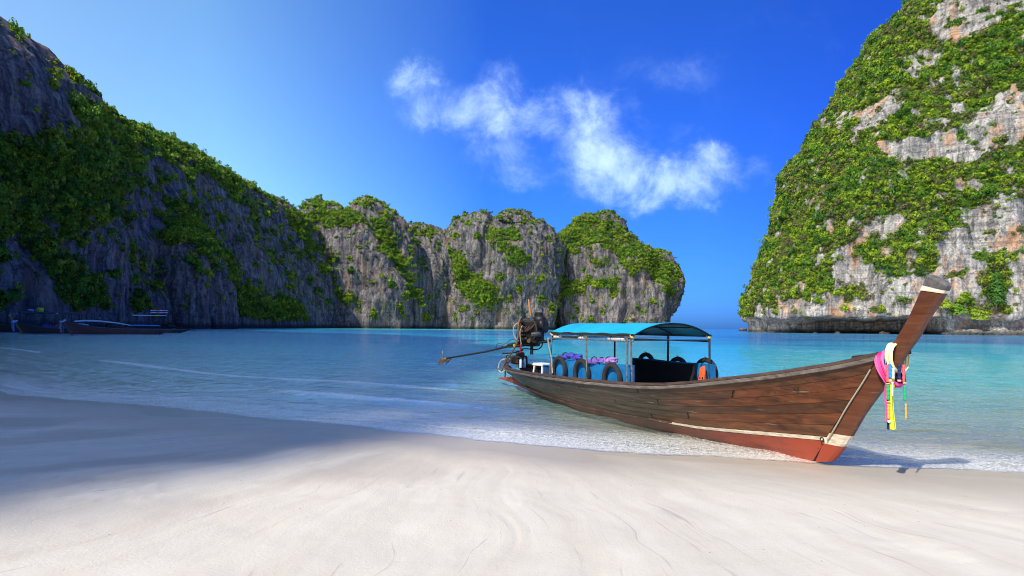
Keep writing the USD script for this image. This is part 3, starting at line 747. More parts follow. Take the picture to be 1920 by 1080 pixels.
#          dark mid bright olive midark dark2bright palm dry
scatter('tower_scrub', 'green scrub growing over the tops and gullies of the grey limestone towers', ['a', 'b', 'c', 'd'], [12000, 2600, 10500, 13500], .68, [1.2, 2.6, 3, 1.0, 1.4, 2.4, .2, .3], 21)
scatter('ridge_scrub', 'dark green scrub growing in bands across the shaded left mountain', ['e', 'f'], [1500, 50000], .78, [1, 2.6, 3.4, .6, 1.4, 2.6, .3, .1], 22)
scatter('headland_scrub', 'dense green and olive scrub covering the slopes of the right headland', ['g'], [42000], .82, [1.0, 2.2, 2.8, 2.4, 1.4, 2.4, .8, 2.2], 23)

# ---- a tall conical tree and round bushes at the foot of the right headland
def headland_spot(px, py):
    P, N, veg = SCATTER['g']
    qx, qy = project(P)
    d = (qx - px) ** 2 + (qy - py) ** 2 + np.where(P[..., 1] > 400, 1e9, 0)
    return P.reshape(-1, 3)[int(np.argmin(d))]
def cone_crown(seed, n, h, r):
    g = np.random.default_rng(seed)
    t = g.uniform(0, 1, n) ** .8
    a = g.uniform(0, 2 * math.pi, n)
    lump = .75 + .35 * np.sin(a * 3 + t * 9 + seed) * np.sin(t * 14 + seed)
    rad = r * np.clip(1.25 * (1 - t) ** .75, 0, 1) * lump * g.uniform(.7, 1.05, n)
    c = np.stack([rad * np.cos(a), rad * np.sin(a), h * (.06 + .94 * t)], 1)
    nrm = np.stack([np.cos(a), np.sin(a), .5 + 0 * a], 1) + g.normal(size=(n, 3)) * .4
    nrm /= np.linalg.norm(nrm, axis=1, keepdims=True)
    u_ = np.cross(nrm, g.normal(size=(n, 3)))
    u_ /= np.linalg.norm(u_, axis=1, keepdims=True)
    w_ = np.cross(nrm, u_)
    L = g.uniform(.35, .8, n)[:, None]
    v = np.stack([c + u_ * L, c + w_ * L * .6, c - u_ * L, c - w_ * L * .6], 1).reshape(-1, 3)
    i = np.arange(n)[:, None] * 4
    return tri(v, np.vstack([i + [0, 1, 2], i + [0, 2, 3]]))
for name, label, px, py, h, r, leaf, n in (('conical_tree', 'tall dark conical tree against pale rock at the foot of the right headland', 1860, 572, 19, 5.2, 0, 1500),
                                           ('broad_bush', 'wide bright bush at the waterline beside the tall conical tree', 1826, 598, 8, 7.5, 2, 1100), ('broad_bush', 'round green bush just left of the wide bright bush', 1792, 590, 6.5, 5.5, 1, 800), ('broad_bush', 'yellow-green bush behind the prow tip at the foot of the headland', 1770, 575, 5, 4.5, 2, 600)):
    t = thing(name, label, 'tree' if name == 'conical_tree' else 'bush', headland_spot(px, py) - np.array([0, 2.0, .8]))
    obj('trunk', tube([(0, 0, -1), (.1, 0, h * .3), (0, .1, h * .8)], [.4, .1], 7), BARK, t)
    obj('crown', cone_crown(px, n, h, r), LEAF[leaf], t, smooth=False)

# ---- trees that stand out one by one on the right headland and along the tops of the rocks
def make_tree(name, label, kind, loc, scale, group):
    t = thing(name, label, 'tree', loc, 0, group, scale)
    tr = [tube(curve([(0, 0, -.6), (.06, .02, .1), (.02, .06, .55)], 7), [.13, .07], 6)]
    for a in (0, 2.1, 4.2):
        tr.append(tube(curve([(.03, .04, .3), (.22 * math.cos(a), .22 * math.sin(a), .55), (.45 * math.cos(a), .45 * math.sin(a), .75)], 6), [.06, .025], 5))
    obj('trunk', tr, BARK, t)
    c = crown(50 + kind, 230, .21, .85, 7)
    c.apply_translation([0, 0, .45])
    obj('crown', c, LEAF[kind], t, smooth=False)
    return t
protos = {}
def tree_at(name, kind, loc, scale, label, group, rot):
    if kind not in protos.setdefault(name, {}):
        protos[name][kind] = make_tree(name, label, kind, loc, scale, group)
    else:
        copy_of(protos[name][kind], name, loc, rot, label, 'tree', group, scale)

g = np.random.default_rng(5)
for key, cnt, size, label, group in (('g', 90, 1.8, 'round-crowned tree standing out of the scrub on the right headland', 'trees on the right headland'),
                                     ('c', 22, 1.5, 'small tree on the broad middle limestone tower', 'trees on the broad middle tower'), ('d', 26, 1.6, 'small tree on the free-standing domed rock', 'trees on the domed rock'),
                                     ('a', 22, 1.5, 'small tree on the flat-topped left limestone tower', 'trees on the flat-topped tower'), ('f', 50, 1.6, 'dark tree on the shaded left mountain', 'trees on the left mountain')):
    P, N, veg = SCATTER[key]
    px, py = project(P)
    w = np.where((px > 5) & (px < 1915) & (py > 5) & (py < 600) & (((P - np.array([0, 0, H])) * N).sum(-1) < 10), veg, 0) * (.25 + (np.abs(((P - np.array([0, 0, H])) * N).sum(-1)) < 60))
    w = w.ravel() ** 2
    idx = g.choice(w.size, cnt, p=w / w.sum(), replace=False)
    for i in idx:
        tree_at('tree', int(g.choice([0, 1, 1, 2])), P.reshape(-1, 3)[i] - np.array([0, 0, .2]), float(size * g.uniform(.7, 1.35)), label, group, g.uniform(0, 6.28))
# ---------------------------------------------------------------- the long-tail boat on the sand
S0 = np.array([0.0, 17.6, 0.0])
DIR = np.array([.378, -.926, 0.0]); DIR /= np.linalg.norm(DIR)
NRM = np.array([DIR[1], -DIR[0], 0.0])            # towards the visible side
BOAT_ROT = math.atan2(DIR[1], DIR[0])
EYE = np.array([0, 0, H])

def loc_(u, v, z):
    """Boat lengths: u from the stern forward, v towards the visible side, z above the water."""
    return np.stack(np.broadcast_arrays(np.asarray(u, float), -np.asarray(v, float), np.asarray(z, float)), -1)

def to_world(u, v, z):
    return S0 + u * DIR + v * NRM + np.array([0, 0, z])

def on_plane(px, py, v0):
    r = unp(px, py, 1.0) - EYE
    Y = (v0 - (EYE - S0) @ NRM) / (r @ NRM)
    P = EYE + Y * r
    return np.array([(P - S0) @ DIR, v0, P[2]])

from scipy.interpolate import PchipInterpolator as PCH
_b = PCH([0, .4, 1.1, 2.4, 4, 5.5, 7, 8, 8.8, 9.5, 10, 10.5, 10.93, 11.36], [.13, .36, .56, .74, .84, .87, .86, .84, .78, .67, .54, .34, .17, .045])
_zg = PCH([0, .5, 1.2, 2.8, 5.1, 6.6, 7.9, 8.8, 9.5, 10, 10.5, 10.93, 11.36], [.69, .59, .55, .57, .62, .67, .74, .84, .955, 1.04, 1.15, 1.25, 1.38])
_zk = PCH([0, .2, .45, .75, .9, 1], [-.05, -.15, -.22, -.12, -.05, -.02])
_pw = PCH([0, .12, .3, .6, .84, .95, 1], [.62, .50, .38, .36, .50, .66, .8])
def us(s): return 1.95 * (1 - s) ** 1.15
def ue(s): return 10.42 + .94 * s
def hull(t, s, out=0.0):
    t, s = np.broadcast_arrays(np.asarray(t, float), np.asarray(s, float))
    u1 = 11.36 * t
    u = us(s) + (ue(s) - us(s)) * t
    zk, zg = _zk(t), _zg(u1)
    v = _b(u1) * np.maximum(s, 0) ** _pw(t)
    return u, v + out, zk + (zg - zk) * s
def s_at(t, z):
    return np.clip((z - _zk(t)) / (_zg(11.36 * t) - _zk(t)), 0, 1)

def hull_wood(name, base, dark, pale, patina=True):
    base, dark, pale = (tuple(c * .80 for c in q) for q in (base, dark, pale))
    n = {'tc': ('texture_coordinate', {}), 'mp': ('mapping', {'scale': (.7, 8, 14)}), 'n': ('noise_texture', {'scale': 1.0, 'detail': 7.0, 'roughness': .68, 'distortion': .8}), 'm2': ('mapping', {'scale': (.6, 2, 2.4)}), 'n2': ('noise_texture', {'scale': 1.0, 'detail': 5.0, 'roughness': .6}),
         'm3': ('mapping', {'scale': (2.2, 5, 30)}), 'n3': ('noise_texture', {'scale': 1.0, 'detail': 5.0}),
         'r': ('rgb_ramp', {'ramp': [(.30, dark), (.5, base), (.72, pale)]}), 'sx': ('separate_xyz', {}), 'g1': ('map_range', {'from_min': 9.9, 'from_max': 7.2, 'to_min': 0.0, 'to_max': 1.0, 'clamp': True}), 'n2s': ('map_range', {'from_min': .25, 'from_max': .75, 'to_min': -.45, 'to_max': .45}),
         'ga': ('math', {'math_type': 'add', 'use_clamp': True}), 'gs': ('math', {'math_type': 'multiply', 'value2': .82 if patina else 0.0}), 'x': ('mix', {}), 'pr': ('rgb_ramp', {'ramp': [(.3, (.013, .012, .008)), (.5, (.036, .032, .021)), (.75, (.082, .072, .046))]}),
         'sc': ('map_range', {'from_min': .66, 'from_max': .73, 'to_min': 0, 'to_max': .5, 'clamp': True}), 'xs': ('mix', {'color2': (.30, .25, .19)}),
         'ro': ('map_range', {'from_min': .3, 'from_max': .7, 'to_min': .26, 'to_max': .6}), 'b': ('bump', {'strength': .5, 'distance': .004}), 'p': ('principled_bsdf', {'specular_ior_level': .4})}
    l = [('tc.object', 'mp.vector'), ('mp.vector', 'n.vector'), ('tc.object', 'm2.vector'), ('m2.vector', 'n2.vector'), ('tc.object', 'm3.vector'), ('m3.vector', 'n3.vector'), ('n.fac', 'r.fac'), ('tc.object', 'sx.vector'), ('sx.x', 'g1.value'), ('n2.fac', 'n2s.value'), ('g1.result', 'ga.value1'), ('n2s.result', 'ga.value2'), ('ga.value', 'gs.value1'),
         ('gs.value', 'x.fac'), ('r.color', 'x.color1'), ('n.fac', 'pr.fac'), ('pr.color', 'x.color2'), ('n3.fac', 'sc.value'), ('sc.result', 'xs.fac'), ('x.color', 'xs.color1'), ('xs.color', 'p.base_color'), ('n2.fac', 'ro.value'), ('ro.result', 'p.roughness'), ('n.fac', 'b.height'), ('b.normal', 'p.normal')]
    return mat(name, n, l, 'p.BSDF')
WOOD = [hull_wood('varnished_plank', (.125, .036, .012), (.032, .011, .005), (.24, .075, .024)), hull_wood('dark_plank', (.072, .026, .011), (.020, .009, .005), (.14, .052, .02)), hull_wood('worn_plank', (.14, .045, .016), (.04, .014, .007), (.26, .095, .036)), hull_wood('brown_plank', (.092, .033, .013), (.026, .011, .006), (.17, .062, .024))]
STEM = hull_wood('stem_wood', (.125, .042, .020), (.065, .023, .012), (.18, .066, .034), False)
DARKWOOD = plain('dark_timber', (.050, .030, .020), .7, var=.6, scale=5, stretch=(1, 6, 6), bump=.003, col2=(.02, .012, .008))
RAILWOOD = plain('weathered_rail', (.17, .145, .13), .85, scale=4, stretch=(1.2, 6, 6), bump=.004, col2=(.05, .038, .032))
CAPWOOD = plain('rail_cap', (.09, .052, .038), .7, scale=4, stretch=(1.2, 6, 6), bump=.004, col2=(.03, .018, .013))
REDPAINT = mat('red_bottom_paint', {'tc': ('texture_coordinate', {}), 'sx': ('separate_xyz', {}), 'mp': ('mapping', {'scale': (.8, 3, 6)}), 'n': ('noise_texture', {'scale': 2.6, 'detail': 6.0, 'roughness': .65}), 'nm': ('map_range', {'from_min': .25, 'from_max': .75, 'to_min': -.4, 'to_max': .4}),
    'gx': ('map_range', {'from_min': 7.6, 'from_max': 10.4, 'clamp': True}), 'ad': ('math', {'math_type': 'add', 'use_clamp': True}), 'r': ('rgb_ramp', {'ramp': [(0, (.055, .026, .018)), (.35, (.12, .032, .02)), (.7, (.20, .036, .018)), (1, (.27, .042, .018))]}),
    'm2': ('mapping', {'scale': (3, 6, 14)}), 'n2': ('noise_texture', {'scale': 2.0, 'detail': 5.0}), 'ch': ('map_range', {'from_min': .66, 'from_max': .70, 'to_max': .7, 'clamp': True}), 'x': ('mix', {'color2': (.05, .03, .022)}), 'b': ('bump', {'strength': .6, 'distance': .003}), 'p': ('principled_bsdf', {'roughness': .55})},
    [('tc.object', 'sx.vector'), ('tc.object', 'mp.vector'), ('mp.vector', 'n.vector'), ('n.fac', 'nm.value'), ('sx.x', 'gx.value'), ('gx.result', 'ad.value1'), ('nm.result', 'ad.value2'), ('ad.value', 'r.fac'), ('tc.object', 'm2.vector'), ('m2.vector', 'n2.vector'), ('n2.fac', 'ch.value'), ('ch.result', 'x.fac'), ('r.color', 'x.color1'), ('x.color', 'p.base_color'), ('n.fac', 'b.height'), ('b.normal', 'p.normal')], 'p.BSDF')
REDWORN = plain('worn_red_paint', (.24, .045, .035), .65, scale=4, stretch=(1, 3, 3), bump=.002, col2=(.10, .03, .025))
WHITEPAINT = plain('worn_white_paint', (.72, .66, .54), .7, scale=6, stretch=(1.2, 4, 6), bump=.001, col2=(.36, .28, .19))
ENDGRAIN = plain('grey_endgrain', (.13, .12, .12), .85, scale=18, bump=.003, col2=(.05, .048, .05))
INSIDE = plain('hull_inside', (.075, .045, .03), .8, scale=4, stretch=(1, 5, 5), col2=(.03, .02, .014))
BLUETARP = plain('blue_tarp', (.010, .17, .42), .45, scale=3, bump=.006, col2=(.006, .10, .30), bscale=7)
CANOPY = plain('turquoise_canopy_cloth', (.006, .33, .50), .55, scale=1.6, bump=.008, col2=(.004, .27, .43), bscale=4)
STEEL = plain('painted_steel_tube', (.22, .21, .20), .5, .3, scale=20, col2=(.06, .04, .03))
DARKTUBE = plain('dark_tube', (.03, .028, .028), .55, scale=12, col2=(.012, .012, .012))
RUBBER = plain('tyre_rubber', (.022, .022, .022), .8, scale=30, col2=(.012, .012, .013), bump=.002)
ROPE = plain('pale_rope', (.42, .38, .31), .9, scale=60, col2=(.24, .21, .17), bump=.003)
ROPEDARK = plain('grey_rope', (.16, .15, .13), .9, scale=60, col2=(.08, .075, .07), bump=.003)
BLACKCLOTH = plain('black_cloth', (.010, .010, .014), .9, scale=8, bump=.01, col2=(.005, .005, .008))
WHITEPLASTIC = plain('white_plastic', (.78, .76, .72), .4, scale=4, col2=(.68, .65, .60))
PURPLE = plain('purple_cloth', (.16, .08, .36), .8, scale=6, bump=.008, col2=(.13, .06, .34))
INDIGO = plain('indigo_cloth', (.05, .05, .38), .8, scale=6, bump=.008, col2=(.03, .03, .26))
ORANGE = plain('orange_cloth', (.75, .12, .02), .75, scale=6, bump=.008, col2=(.6, .07, .015))
WHITECLOTH = plain('white_cloth', (.72, .72, .70), .8, scale=8, bump=.006, col2=(.5, .5, .5))

boat = thing('longtail_boat', 'brown wooden long-tail boat under a turquoise canopy, its bow on the sand', 'boat', S0, BOAT_ROT)
tg = np.linspace(0, 1, 90)
def skin(side, s0=0.0, s1=1.0, t0=0.0, t1=1.0, nt=60, nsn=10, out=0.0):
    t = np.linspace(t0, t1, nt)
    P = []
    for k in np.linspace(0, 1, nsn):
        a = s0(t) if callable(s0) else np.full(nt, s0)
        b_ = s1(t) if callable(s1) else np.full(nt, s1)
        u, v, z = hull(t, a + (b_ - a) * k)
        P.append(loc_(u, side * v, z))
    P = np.array(P)
    if out:
        N = grid_normals(P)
        ref = loc_(0, side, .0)
        N = np.where((N @ ref)[..., None] < 0, -N, N)
        P = P + N * out
    return P
both = np.concatenate([skin(1, 0, 1, 0, 1, 80, 22)[::-1], skin(-1, 0, 1, 0, 1, 80, 22)[1:]])
hull_part = obj('hull', slab(both, .018), INSIDE, boat, smooth=60)
def stripe_z(t):
    return np.interp(11.36 * t, [0, 5, 7, 9, 10.5, 11.36], [.28, .22, .17, .19, .26, .30])
for side in (1, -1):
    # red bottom below the stripe
    obj('red_bottom', slab(skin(side, .004, lambda t: s_at(t, stripe_z(t)), 0.012, 1, 90, 9, .016), .018), REDPAINT, hull_part, smooth=60, label='red painted bottom')
    obj('white_waterline', slab(skin(side, lambda t: s_at(t, stripe_z(t) + .006), lambda t: s_at(t, stripe_z(t) + .016 + .036 * np.clip((t - .60) / .3, 0, 1)), .62, 1, 50, 3, .019), .018), WHITEPAINT, hull_part, smooth=60, label='worn white waterline stripe')
    NS = 6
    lo = lambda t: s_at(t, stripe_z(t) + .006 + np.where(t > .62, .016 + .036 * np.clip((t - .60) / .3, 0, 1), 0))
    g = np.random.default_rng(8)
    for k in range(NS):
        cuts = [.012] + sorted((np.array([[.30, .66], [.44, .80], [.24, .58], [.38, .74], [.50, .86], [.33, .70]][k]) + g.uniform(-.03, .03, 2)).tolist()) + [1.0]
        for c0, c1 in zip(cuts[:-1], cuts[1:]):
            gap = .0035
            a = lambda t, k=k: lo(t) + (1 - lo(t)) * (k / NS) + .002
            b_ = lambda t, k=k: lo(t) + (1 - lo(t)) * ((k + 1) / NS) - .002
            obj('plank', slab(skin(side, a, b_, c0 + gap / 2, c1 - gap / 2, 20, 4, .016 + g.uniform(-.0012, .0018)), .016), WOOD[int(g.choice([0, 0, 1, 2, 3, 3]))], hull_part, smooth=60)

def sweep_rect(path, w, h, up=(0, 0, 1)):
    p = np.asarray(path, float)
    t = np.gradient(p, axis=0)
    t /= np.linalg.norm(t, axis=1, keepdims=True)
    s = np.cross(t, up)
    s /= np.linalg.norm(s, axis=1, keepdims=True)
    n = np.cross(s, t)
    w, h = np.broadcast_to(w, len(p))[:, None] / 2, np.broadcast_to(h, len(p))[:, None] / 2
    c = .28
    ring = [p + s * w + n * h * (1 - c), p + s * w * (1 - c) + n * h, p - s * w * (1 - c) + n * h, p - s * w + n * h * (1 - c), p - s * w - n * h * (1 - c), p - s * w * (1 - c) - n * h, p + s * w * (1 - c) - n * h, p + s * w - n * h * (1 - c)]
    v = np.stack(ring, 1)
    m = v.shape[1]
    f = grid_faces(len(p), m, True)
    vv = np.vstack([v.reshape(-1, 3), p[0], p[-1]])
    k = np.arange(m)
    k2 = (k + 1) % m
    f = np.vstack([f, np.stack([np.full(m, len(vv) - 2), k2, k], 1), np.stack([np.full(m, len(vv) - 1), (len(p) - 1) * m + k, (len(p) - 1) * m + k2], 1)])
    r = tri(vv, f)
    r.fix_normals()
    return r

tt_ = np.linspace(0.0, 1, 70)
wob = lambda p, a: p + (fbm(p * np.array([3.0, 3, 3]), 2, 4)[:, None] - .5) * a
for side in (1, -1):
    u, v, z = hull(tt_, 1.0)
    end = 1.0
    obj('rubbing_rail', sweep_rect(wob(loc_(u, side * (v + .030), z + .004), .012), .045, .05), RAILWOOD, boat, label='grey weathered rubbing rail')
    obj('gunwale_cap', sweep_rect(wob(loc_(u, side * (v - .012), z + .055), .010), .12, .045), CAPWOOD, boat)
    obj('inner_rail', sweep_rect(loc_(u[4:-3], side * (v[4:-3] - .05), z[4:-3] - .07), .03, .06), DARKWOOD, boat)
# curved end of the gunwale round the stern
obj('stern_rail', sweep_rect(loc_(*zip(*[(.02 - .20 * math.cos(a), .155 * math.sin(a), .745) for a in np.linspace(-1.45, 1.45, 15)])), .10, .06), CAPWOOD, boat)
# stem post and prow
front = [(1556, 866), (1585, 831), (1619, 774), (1658, 721), (1678, 693), (1697, 660), (1714, 637), (1738, 595), (1762, 560), (1775, 537)]
rear = [(1528, 866), (1547, 824), (1580, 775), (1611, 724), (1632, 688), (1662, 662), (1672, 646), (1699, 602), (1719, 560), (1737, 517)]
F = np.array([on_plane(*p, .055) for p in front])
R = np.array([on_plane(*p, .055) for p in rear])
kk = np.linspace(0, 1, len(F))
kf = np.linspace(0, 1, 44)
F, R = PCH(kk, F)(kf), PCH(kk, R)(kf)
wid = np.interp(kf, [0, .4, .55, 1], [.05, .055, .058, .064])
def stem_section(F, R, wid, grow=0.0):
    d = F - R
    d = d / np.linalg.norm(d, axis=1, keepdims=True)
    F, R = F + d * grow, R - d * grow
    w = wid + grow
    ring = [R + d * .012 + 0, F - d * .05, F - d * .008, F - d * .008, F - d * .05, R + d * .012, R, R]
    lat = [w, w, w * .55, -w * .55, -w, -w, -w * .8, w * .8]
    return np.stack([loc_(r[:, 0], l, r[:, 2]) for r, l in zip(ring, lat)], 1)
def loft(v):
    n, m = v.shape[:2]
    f = grid_faces(n, m, True)
    vv = np.vstack([v.reshape(-1, 3), v[0].mean(0), v[-1].mean(0)])
    k = np.arange(m)
    k2 = (k + 1) % m
    f = np.vstack([f, np.stack([np.full(m, len(vv) - 2), k2, k], 1), np.stack([np.full(m, len(vv) - 1), (n - 1) * m + k, (n - 1) * m + k2], 1)])
    r = tri(vv, f)
    r.fix_normals()
    return r
zc = F[:, 2]
i1 = int(np.searchsorted(zc, .27)); i2 = int(np.searchsorted(zc, .345))
sv = stem_section(F, R, wid)
stem = obj('stem_post', loft(sv[i2:-3]), STEM, boat, smooth=30, label='tall raked red-brown stem post')
obj('red_foot', loft(stem_section(F, R, wid, .003)[:i1 + 1]), REDPAINT, stem, smooth=30)
obj('white_band', loft(stem_section(F, R, wid, .004)[i1:i2 + 1]), WHITEPAINT, stem, smooth=30)
obj('white_collar', loft(stem_section(F, R, wid, .006)[-4:-2]), WHITEPAINT, stem, smooth=30, label='white band under the top of the prow')
top = stem_section(F, R, wid, .002)[-3:]
tip = top[-1].mean(0) + (top[-1] - top[0]).mean(0) * .3
obj('prow_cap', trimesh.convex.convex_hull(np.vstack([top.reshape(-1, 3), tip + (top[-1] - top[-1].mean(0)) * .75])), ENDGRAIN, stem, smooth=False, label='grey end grain of the prow')
obj('breast_hook', sweep_rect(loc_(np.linspace(10.9, 11.62, 8), np.linspace(-.12, -.10, 8), np.linspace(1.36, 1.47, 8)), .06, .055), DARKWOOD, boat)
obj('seam_batten', tube(curve([loc_(*on_plane(px, py, .075)) for px, py in ((1632, 693), (1612, 726), (1584, 770), (1560, 812), (1551, 826))], 16), .010, 5), ROPE, stem)
# rope end hooked at the waterline
obj('eye_bolt', torus(.025, .008, 12, 6, [0, 1, 0], loc_(*on_plane(1541, 824, .085))), DARKTUBE, stem)
# inside
fl = []
for u in np.arange(2.2, 10.6, .28):
    t = u / 11.36
    w = float(_b(u)) * .78
    z_ = float(_zk(t)) + .34 if u < 8.2 else float(_zg(u)) - .16
    if w > .08:
        obj('deck_board', bbox((.265, 2 * w, .025), (u, 0, z_), .004), DARKWOOD if int(u * 10) % 2 else INSIDE, boat)
for u in np.arange(1.6, 10.8, .62):
    t = np.full(12, u / 11.36)
    for side in (1, -1):
        uu, vv, zz = hull(t, np.linspace(.25, .97, 12))
        obj('rib', sweep_rect(loc_(uu, side * (vv - .03), zz), .045, .05, up=(1, 0, 0)), DARKWOOD, boat)
for u in (3.9, 5.6, 7.75, 8.9):
    w = float(_b(u)) - .06
    obj('thwart', bbox((.24, 2 * w, .04), (u, 0, float(_zg(u)) - .10), .006), CAPWOOD, boat)
# stern: pivot block, red skeg board and its strut
obj('stern_block', [bbox((.5, .34, .24), (.55, 0, .80), .04), bbox((.26, .2, .16), (.62, 0, .95), .04)], DARKWOOD, boat)
from shapely.geometry import Polygon
def side_plate(pts, th, v0=0.0):
    m = trimesh.creation.extrude_polygon(Polygon(pts), th, engine='earcut')
    m.vertices = np.stack([m.vertices[:, 0], -(v0 - th / 2 + m.vertices[:, 2]), m.vertices[:, 1]], 1)
    m.fix_normals()
    return m
sk = [loc_(*on_plane(px, py, .0)) for px, py in ((934, 708.5), (950, 707), (971, 705), (990, 715), (1008, 734), (1014, 741), (1000, 735), (978, 724.5), (958, 716))]
skeg = obj('stern_skeg', side_plate([(p[0], p[2]) for p in sk], .09), REDWORN, boat, label='red board running out below the stern')
g1 = [loc_(*on_plane(px, py, .0)) for px, py in ((970, 711), (976, 710), (1004, 733), (1006, 736), (985, 725))]
obj('skeg_gap', side_plate([(p[0], p[2]) for p in g1], .096), BLACKCLOTH, skeg)
a, b_ = loc_(*on_plane(948, 676, .0)), loc_(*on_plane(947, 707, .0))
obj('stern_strut', tube(curve([loc_(.15, 0, .72), a, (a + b_) / 2, b_], 10), .022, 7), DARKTUBE, boat)
# canopy frame
U0, U1, VC, ZE, ZR = 4.27, 7.45, .80, 1.585, .205
def arch(v):
    return ZE + ZR * (1 - (np.abs(v) / VC) ** 2.1)
un, vn = np.linspace(U0 - .04, U1 + .04, 40), np.linspace(-VC - .02, VC + .02, 26)
UU, VV = np.meshgrid(un, vn, indexing='ij')
sag = .014 * np.sin((UU - U0) / (U1 - U0) * math.pi * 3) ** 2 + .012 * (fbm(np.stack([UU * 1.5, VV * 3, UU * 0], -1), 3, 6) - .5)
can = obj('canopy_cloth', slab(loc_(UU, VV, arch(VV) + .022 - sag), .006), CANOPY, boat, smooth=50, label='turquoise arched canopy cloth')
for side in (1, -1):
    obj('eave_hem', sweep_rect(loc_(un, side * (VC + .022), ZE + .012 + .006 * np.sin(un * 9)), .012, .035), DARKTUBE, can)
for u in (U0, U0 + 1.06, U0 + 2.12, U1):
    vv = np.linspace(-VC, VC, 22)
    obj('canopy_hoop', tube(loc_(u, vv, arch(vv)), .014, 7), DARKTUBE, boat)
for v in (-VC, VC):
    obj('canopy_rail', tube(loc_(np.linspace(U0, U1, 8), v, ZE - .012), .014, 7), STEEL, boat)
    obj('canopy_rail', tube(loc_(np.linspace(U0, U1, 8), v, ZE - .105), .012, 7), STEEL if v > 0 else DARKTUBE, boat)
for v in (-.4, 0, .4):
    obj('roof_stringer', tube(loc_(np.linspace(U0, U1, 8), v, float(arch(v)) - .012), .010, 6), DARKTUBE, boat)
obj('cross_bar', tube(loc_(U1, np.linspace(-VC, VC, 8), ZE - .08), .013, 7), DARKTUBE, boat)
obj('cross_bar', tube(loc_(U0, np.linspace(-VC, VC, 8), ZE - .08), .013, 7), DARKTUBE, boat)
for u, v, m_, du in ((4.27, .80, STEEL, -.06), (5.80, .80, STEEL, .05), (7.36, .80, STEEL, .06), (7.26, .80, STEEL, .0), (3.62 + .65, -.80, DARKTUBE, 0), (6.25, -.80, DARKTUBE, 0), (7.56 - .1, -.80, DARKTUBE, .02)):
    obj('canopy_post', tube(loc_([u, u + du / 2, u + du], v, [ZE, 1.1, float(_zg(u)) + .03]), .016 if v > 0 else .02, 8), m_, boat)
for u, v in ((7.42, .80), (7.45, -.80), (4.3, .8)):
    obj('lashing', [torus(.028, .009, 12, 6, [.2, 0, 1], loc_(u, v, ZE - .02)), torus(.027, .009, 12, 6, [0, .2, 1], loc_(u, v, ZE - .045)), torus(.03, .009, 12, 6, [1, 0, .2], loc_(u - .03, v, ZE - .01))], plain('yellow_cord' + str(u)[:1] + ('n' if v > 0 else 'f'), (.6, .45, .15), .8), boat)

# side cloths: blue tarpaulin boards behind the gunwales
def side_cloth(name, u0, u1, v, z0, z1, m_, label):
    uu, zz = np.meshgrid(np.linspace(u0, u1, 60), np.linspace(z0, z1, 14), indexing='ij')
    q = (zz - z0) / (z1 - z0)
    fold = .022 * (fbm(np.stack([uu * 2.2, zz * 5, uu * 0], -1), 3, 13) - .5) * 2 + .02 * np.sin(uu * 5 + 1.2 * np.sin(zz * 7)) * (1 - q)
    zz = zz - .012 * np.abs(np.sin(uu * 2.1 + .5)) * q
    return obj(name, slab(loc_(uu, v + fold, zz), .03), m_, boat, smooth=50, label=label)
tarp_near = side_cloth('side_tarp', 4.0, 7.3, .70, .55, 1.05, BLUETARP, 'blue tarpaulin along the near side')
obj('tarp_hem', sweep_rect(loc_(np.linspace(4.0, 7.3, 24), .70 + .002 * np.sin(np.arange(24)), 1.055 - .012 * np.abs(np.sin(np.linspace(4.0, 7.3, 24) * 2.1 + .5))), .045, .03), BLUETARP, tarp_near)
tarp_far = side_cloth('side_tarp', 5.0, 7.62, -.80, .5, 1.08, BLUETARP, 'blue tarpaulin along the far side')
backrest = side_cloth('seat_back', 5.2, 7.18, -.70, .45, 1.06, BLACKCLOTH, 'black backrest cloth under the canopy')
obj('stern_cloth', slab(loc_(*np.meshgrid(np.linspace(2.6, 3.7, 12), np.linspace(-.55, .35, 10), indexing='ij'), .80 + .015 * (fbm(np.random.default_rng(2).random((12, 10, 3)) * 3, 2, 1) - .5)), .02), BLUETARP, boat, label='blue cloth over the stern locker')
obj('stern_locker', bbox((1.05, .85, .42), (3.15, .1, .57), .02), plain('locker_blue', (.012, .05, .15), .6, scale=4), boat)
obj('seat_box', bbox((2.6, .5, .22), (5.9, .36, .38), .02), DARKWOOD, boat)
obj('seat_box', bbox((2.6, .5, .22), (5.9, -.36, .38), .02), DARKWOOD, boat)

def at_boat(name, label, cat, u, v, z, group=None, rot=0.0):
    return thing(name, label, cat, to_world(u, v, z), BOAT_ROT + rot, group)

# ---- tyres hung along the cloths
TYLAB = {0: 'black tyre hung on the blue side cloth nearest the white stool', 1: 'black tyre in the middle of the three on the blue side cloth', 2: 'black tyre hung on the blue side cloth beside the dark opening',
         3: 'black tyre on the far side of the boat beside the lit front canopy post', 4: 'black tyre on the far side under the middle of the canopy', 5: 'black tyre on the far side behind the near canopy post'}
def u_at(px, v):
    r = (px - CX) / FPX
    # r is measured close to the horizon, where the roll hardly matters
    return (r * (S0[1] + v * NRM[1]) - v * NRM[0]) / (DIR[0] - r * DIR[1])
for k, (px, v, ztop) in enumerate(((1049, .775, 1.09), (1091, .775, 1.085), (1148, .775, 1.07), (1324, -.88, 1.17), (1272, -.88, 1.15), (1212, -.88, 1.19))):
    u = u_at(px, v)
    t = at_boat('tyre', TYLAB[k], 'tyre', u, v, ztop - .30, 'tyres hung along the sides of the boat')
    obj('rubber', torus(.262, .042, 40, 10, [0, 1, 0.0]), RUBBER, t, smooth=60)
    obj('tread', torus(.295, .018, 40, 6, [0, 1, 0.0], squash=2.0), RUBBER, t, smooth=60)
    obj('cord', tube([(0, 0, .24), (0, .02, .30), (.02, -.05, .33)], .008, 5), ROPEDARK, t)

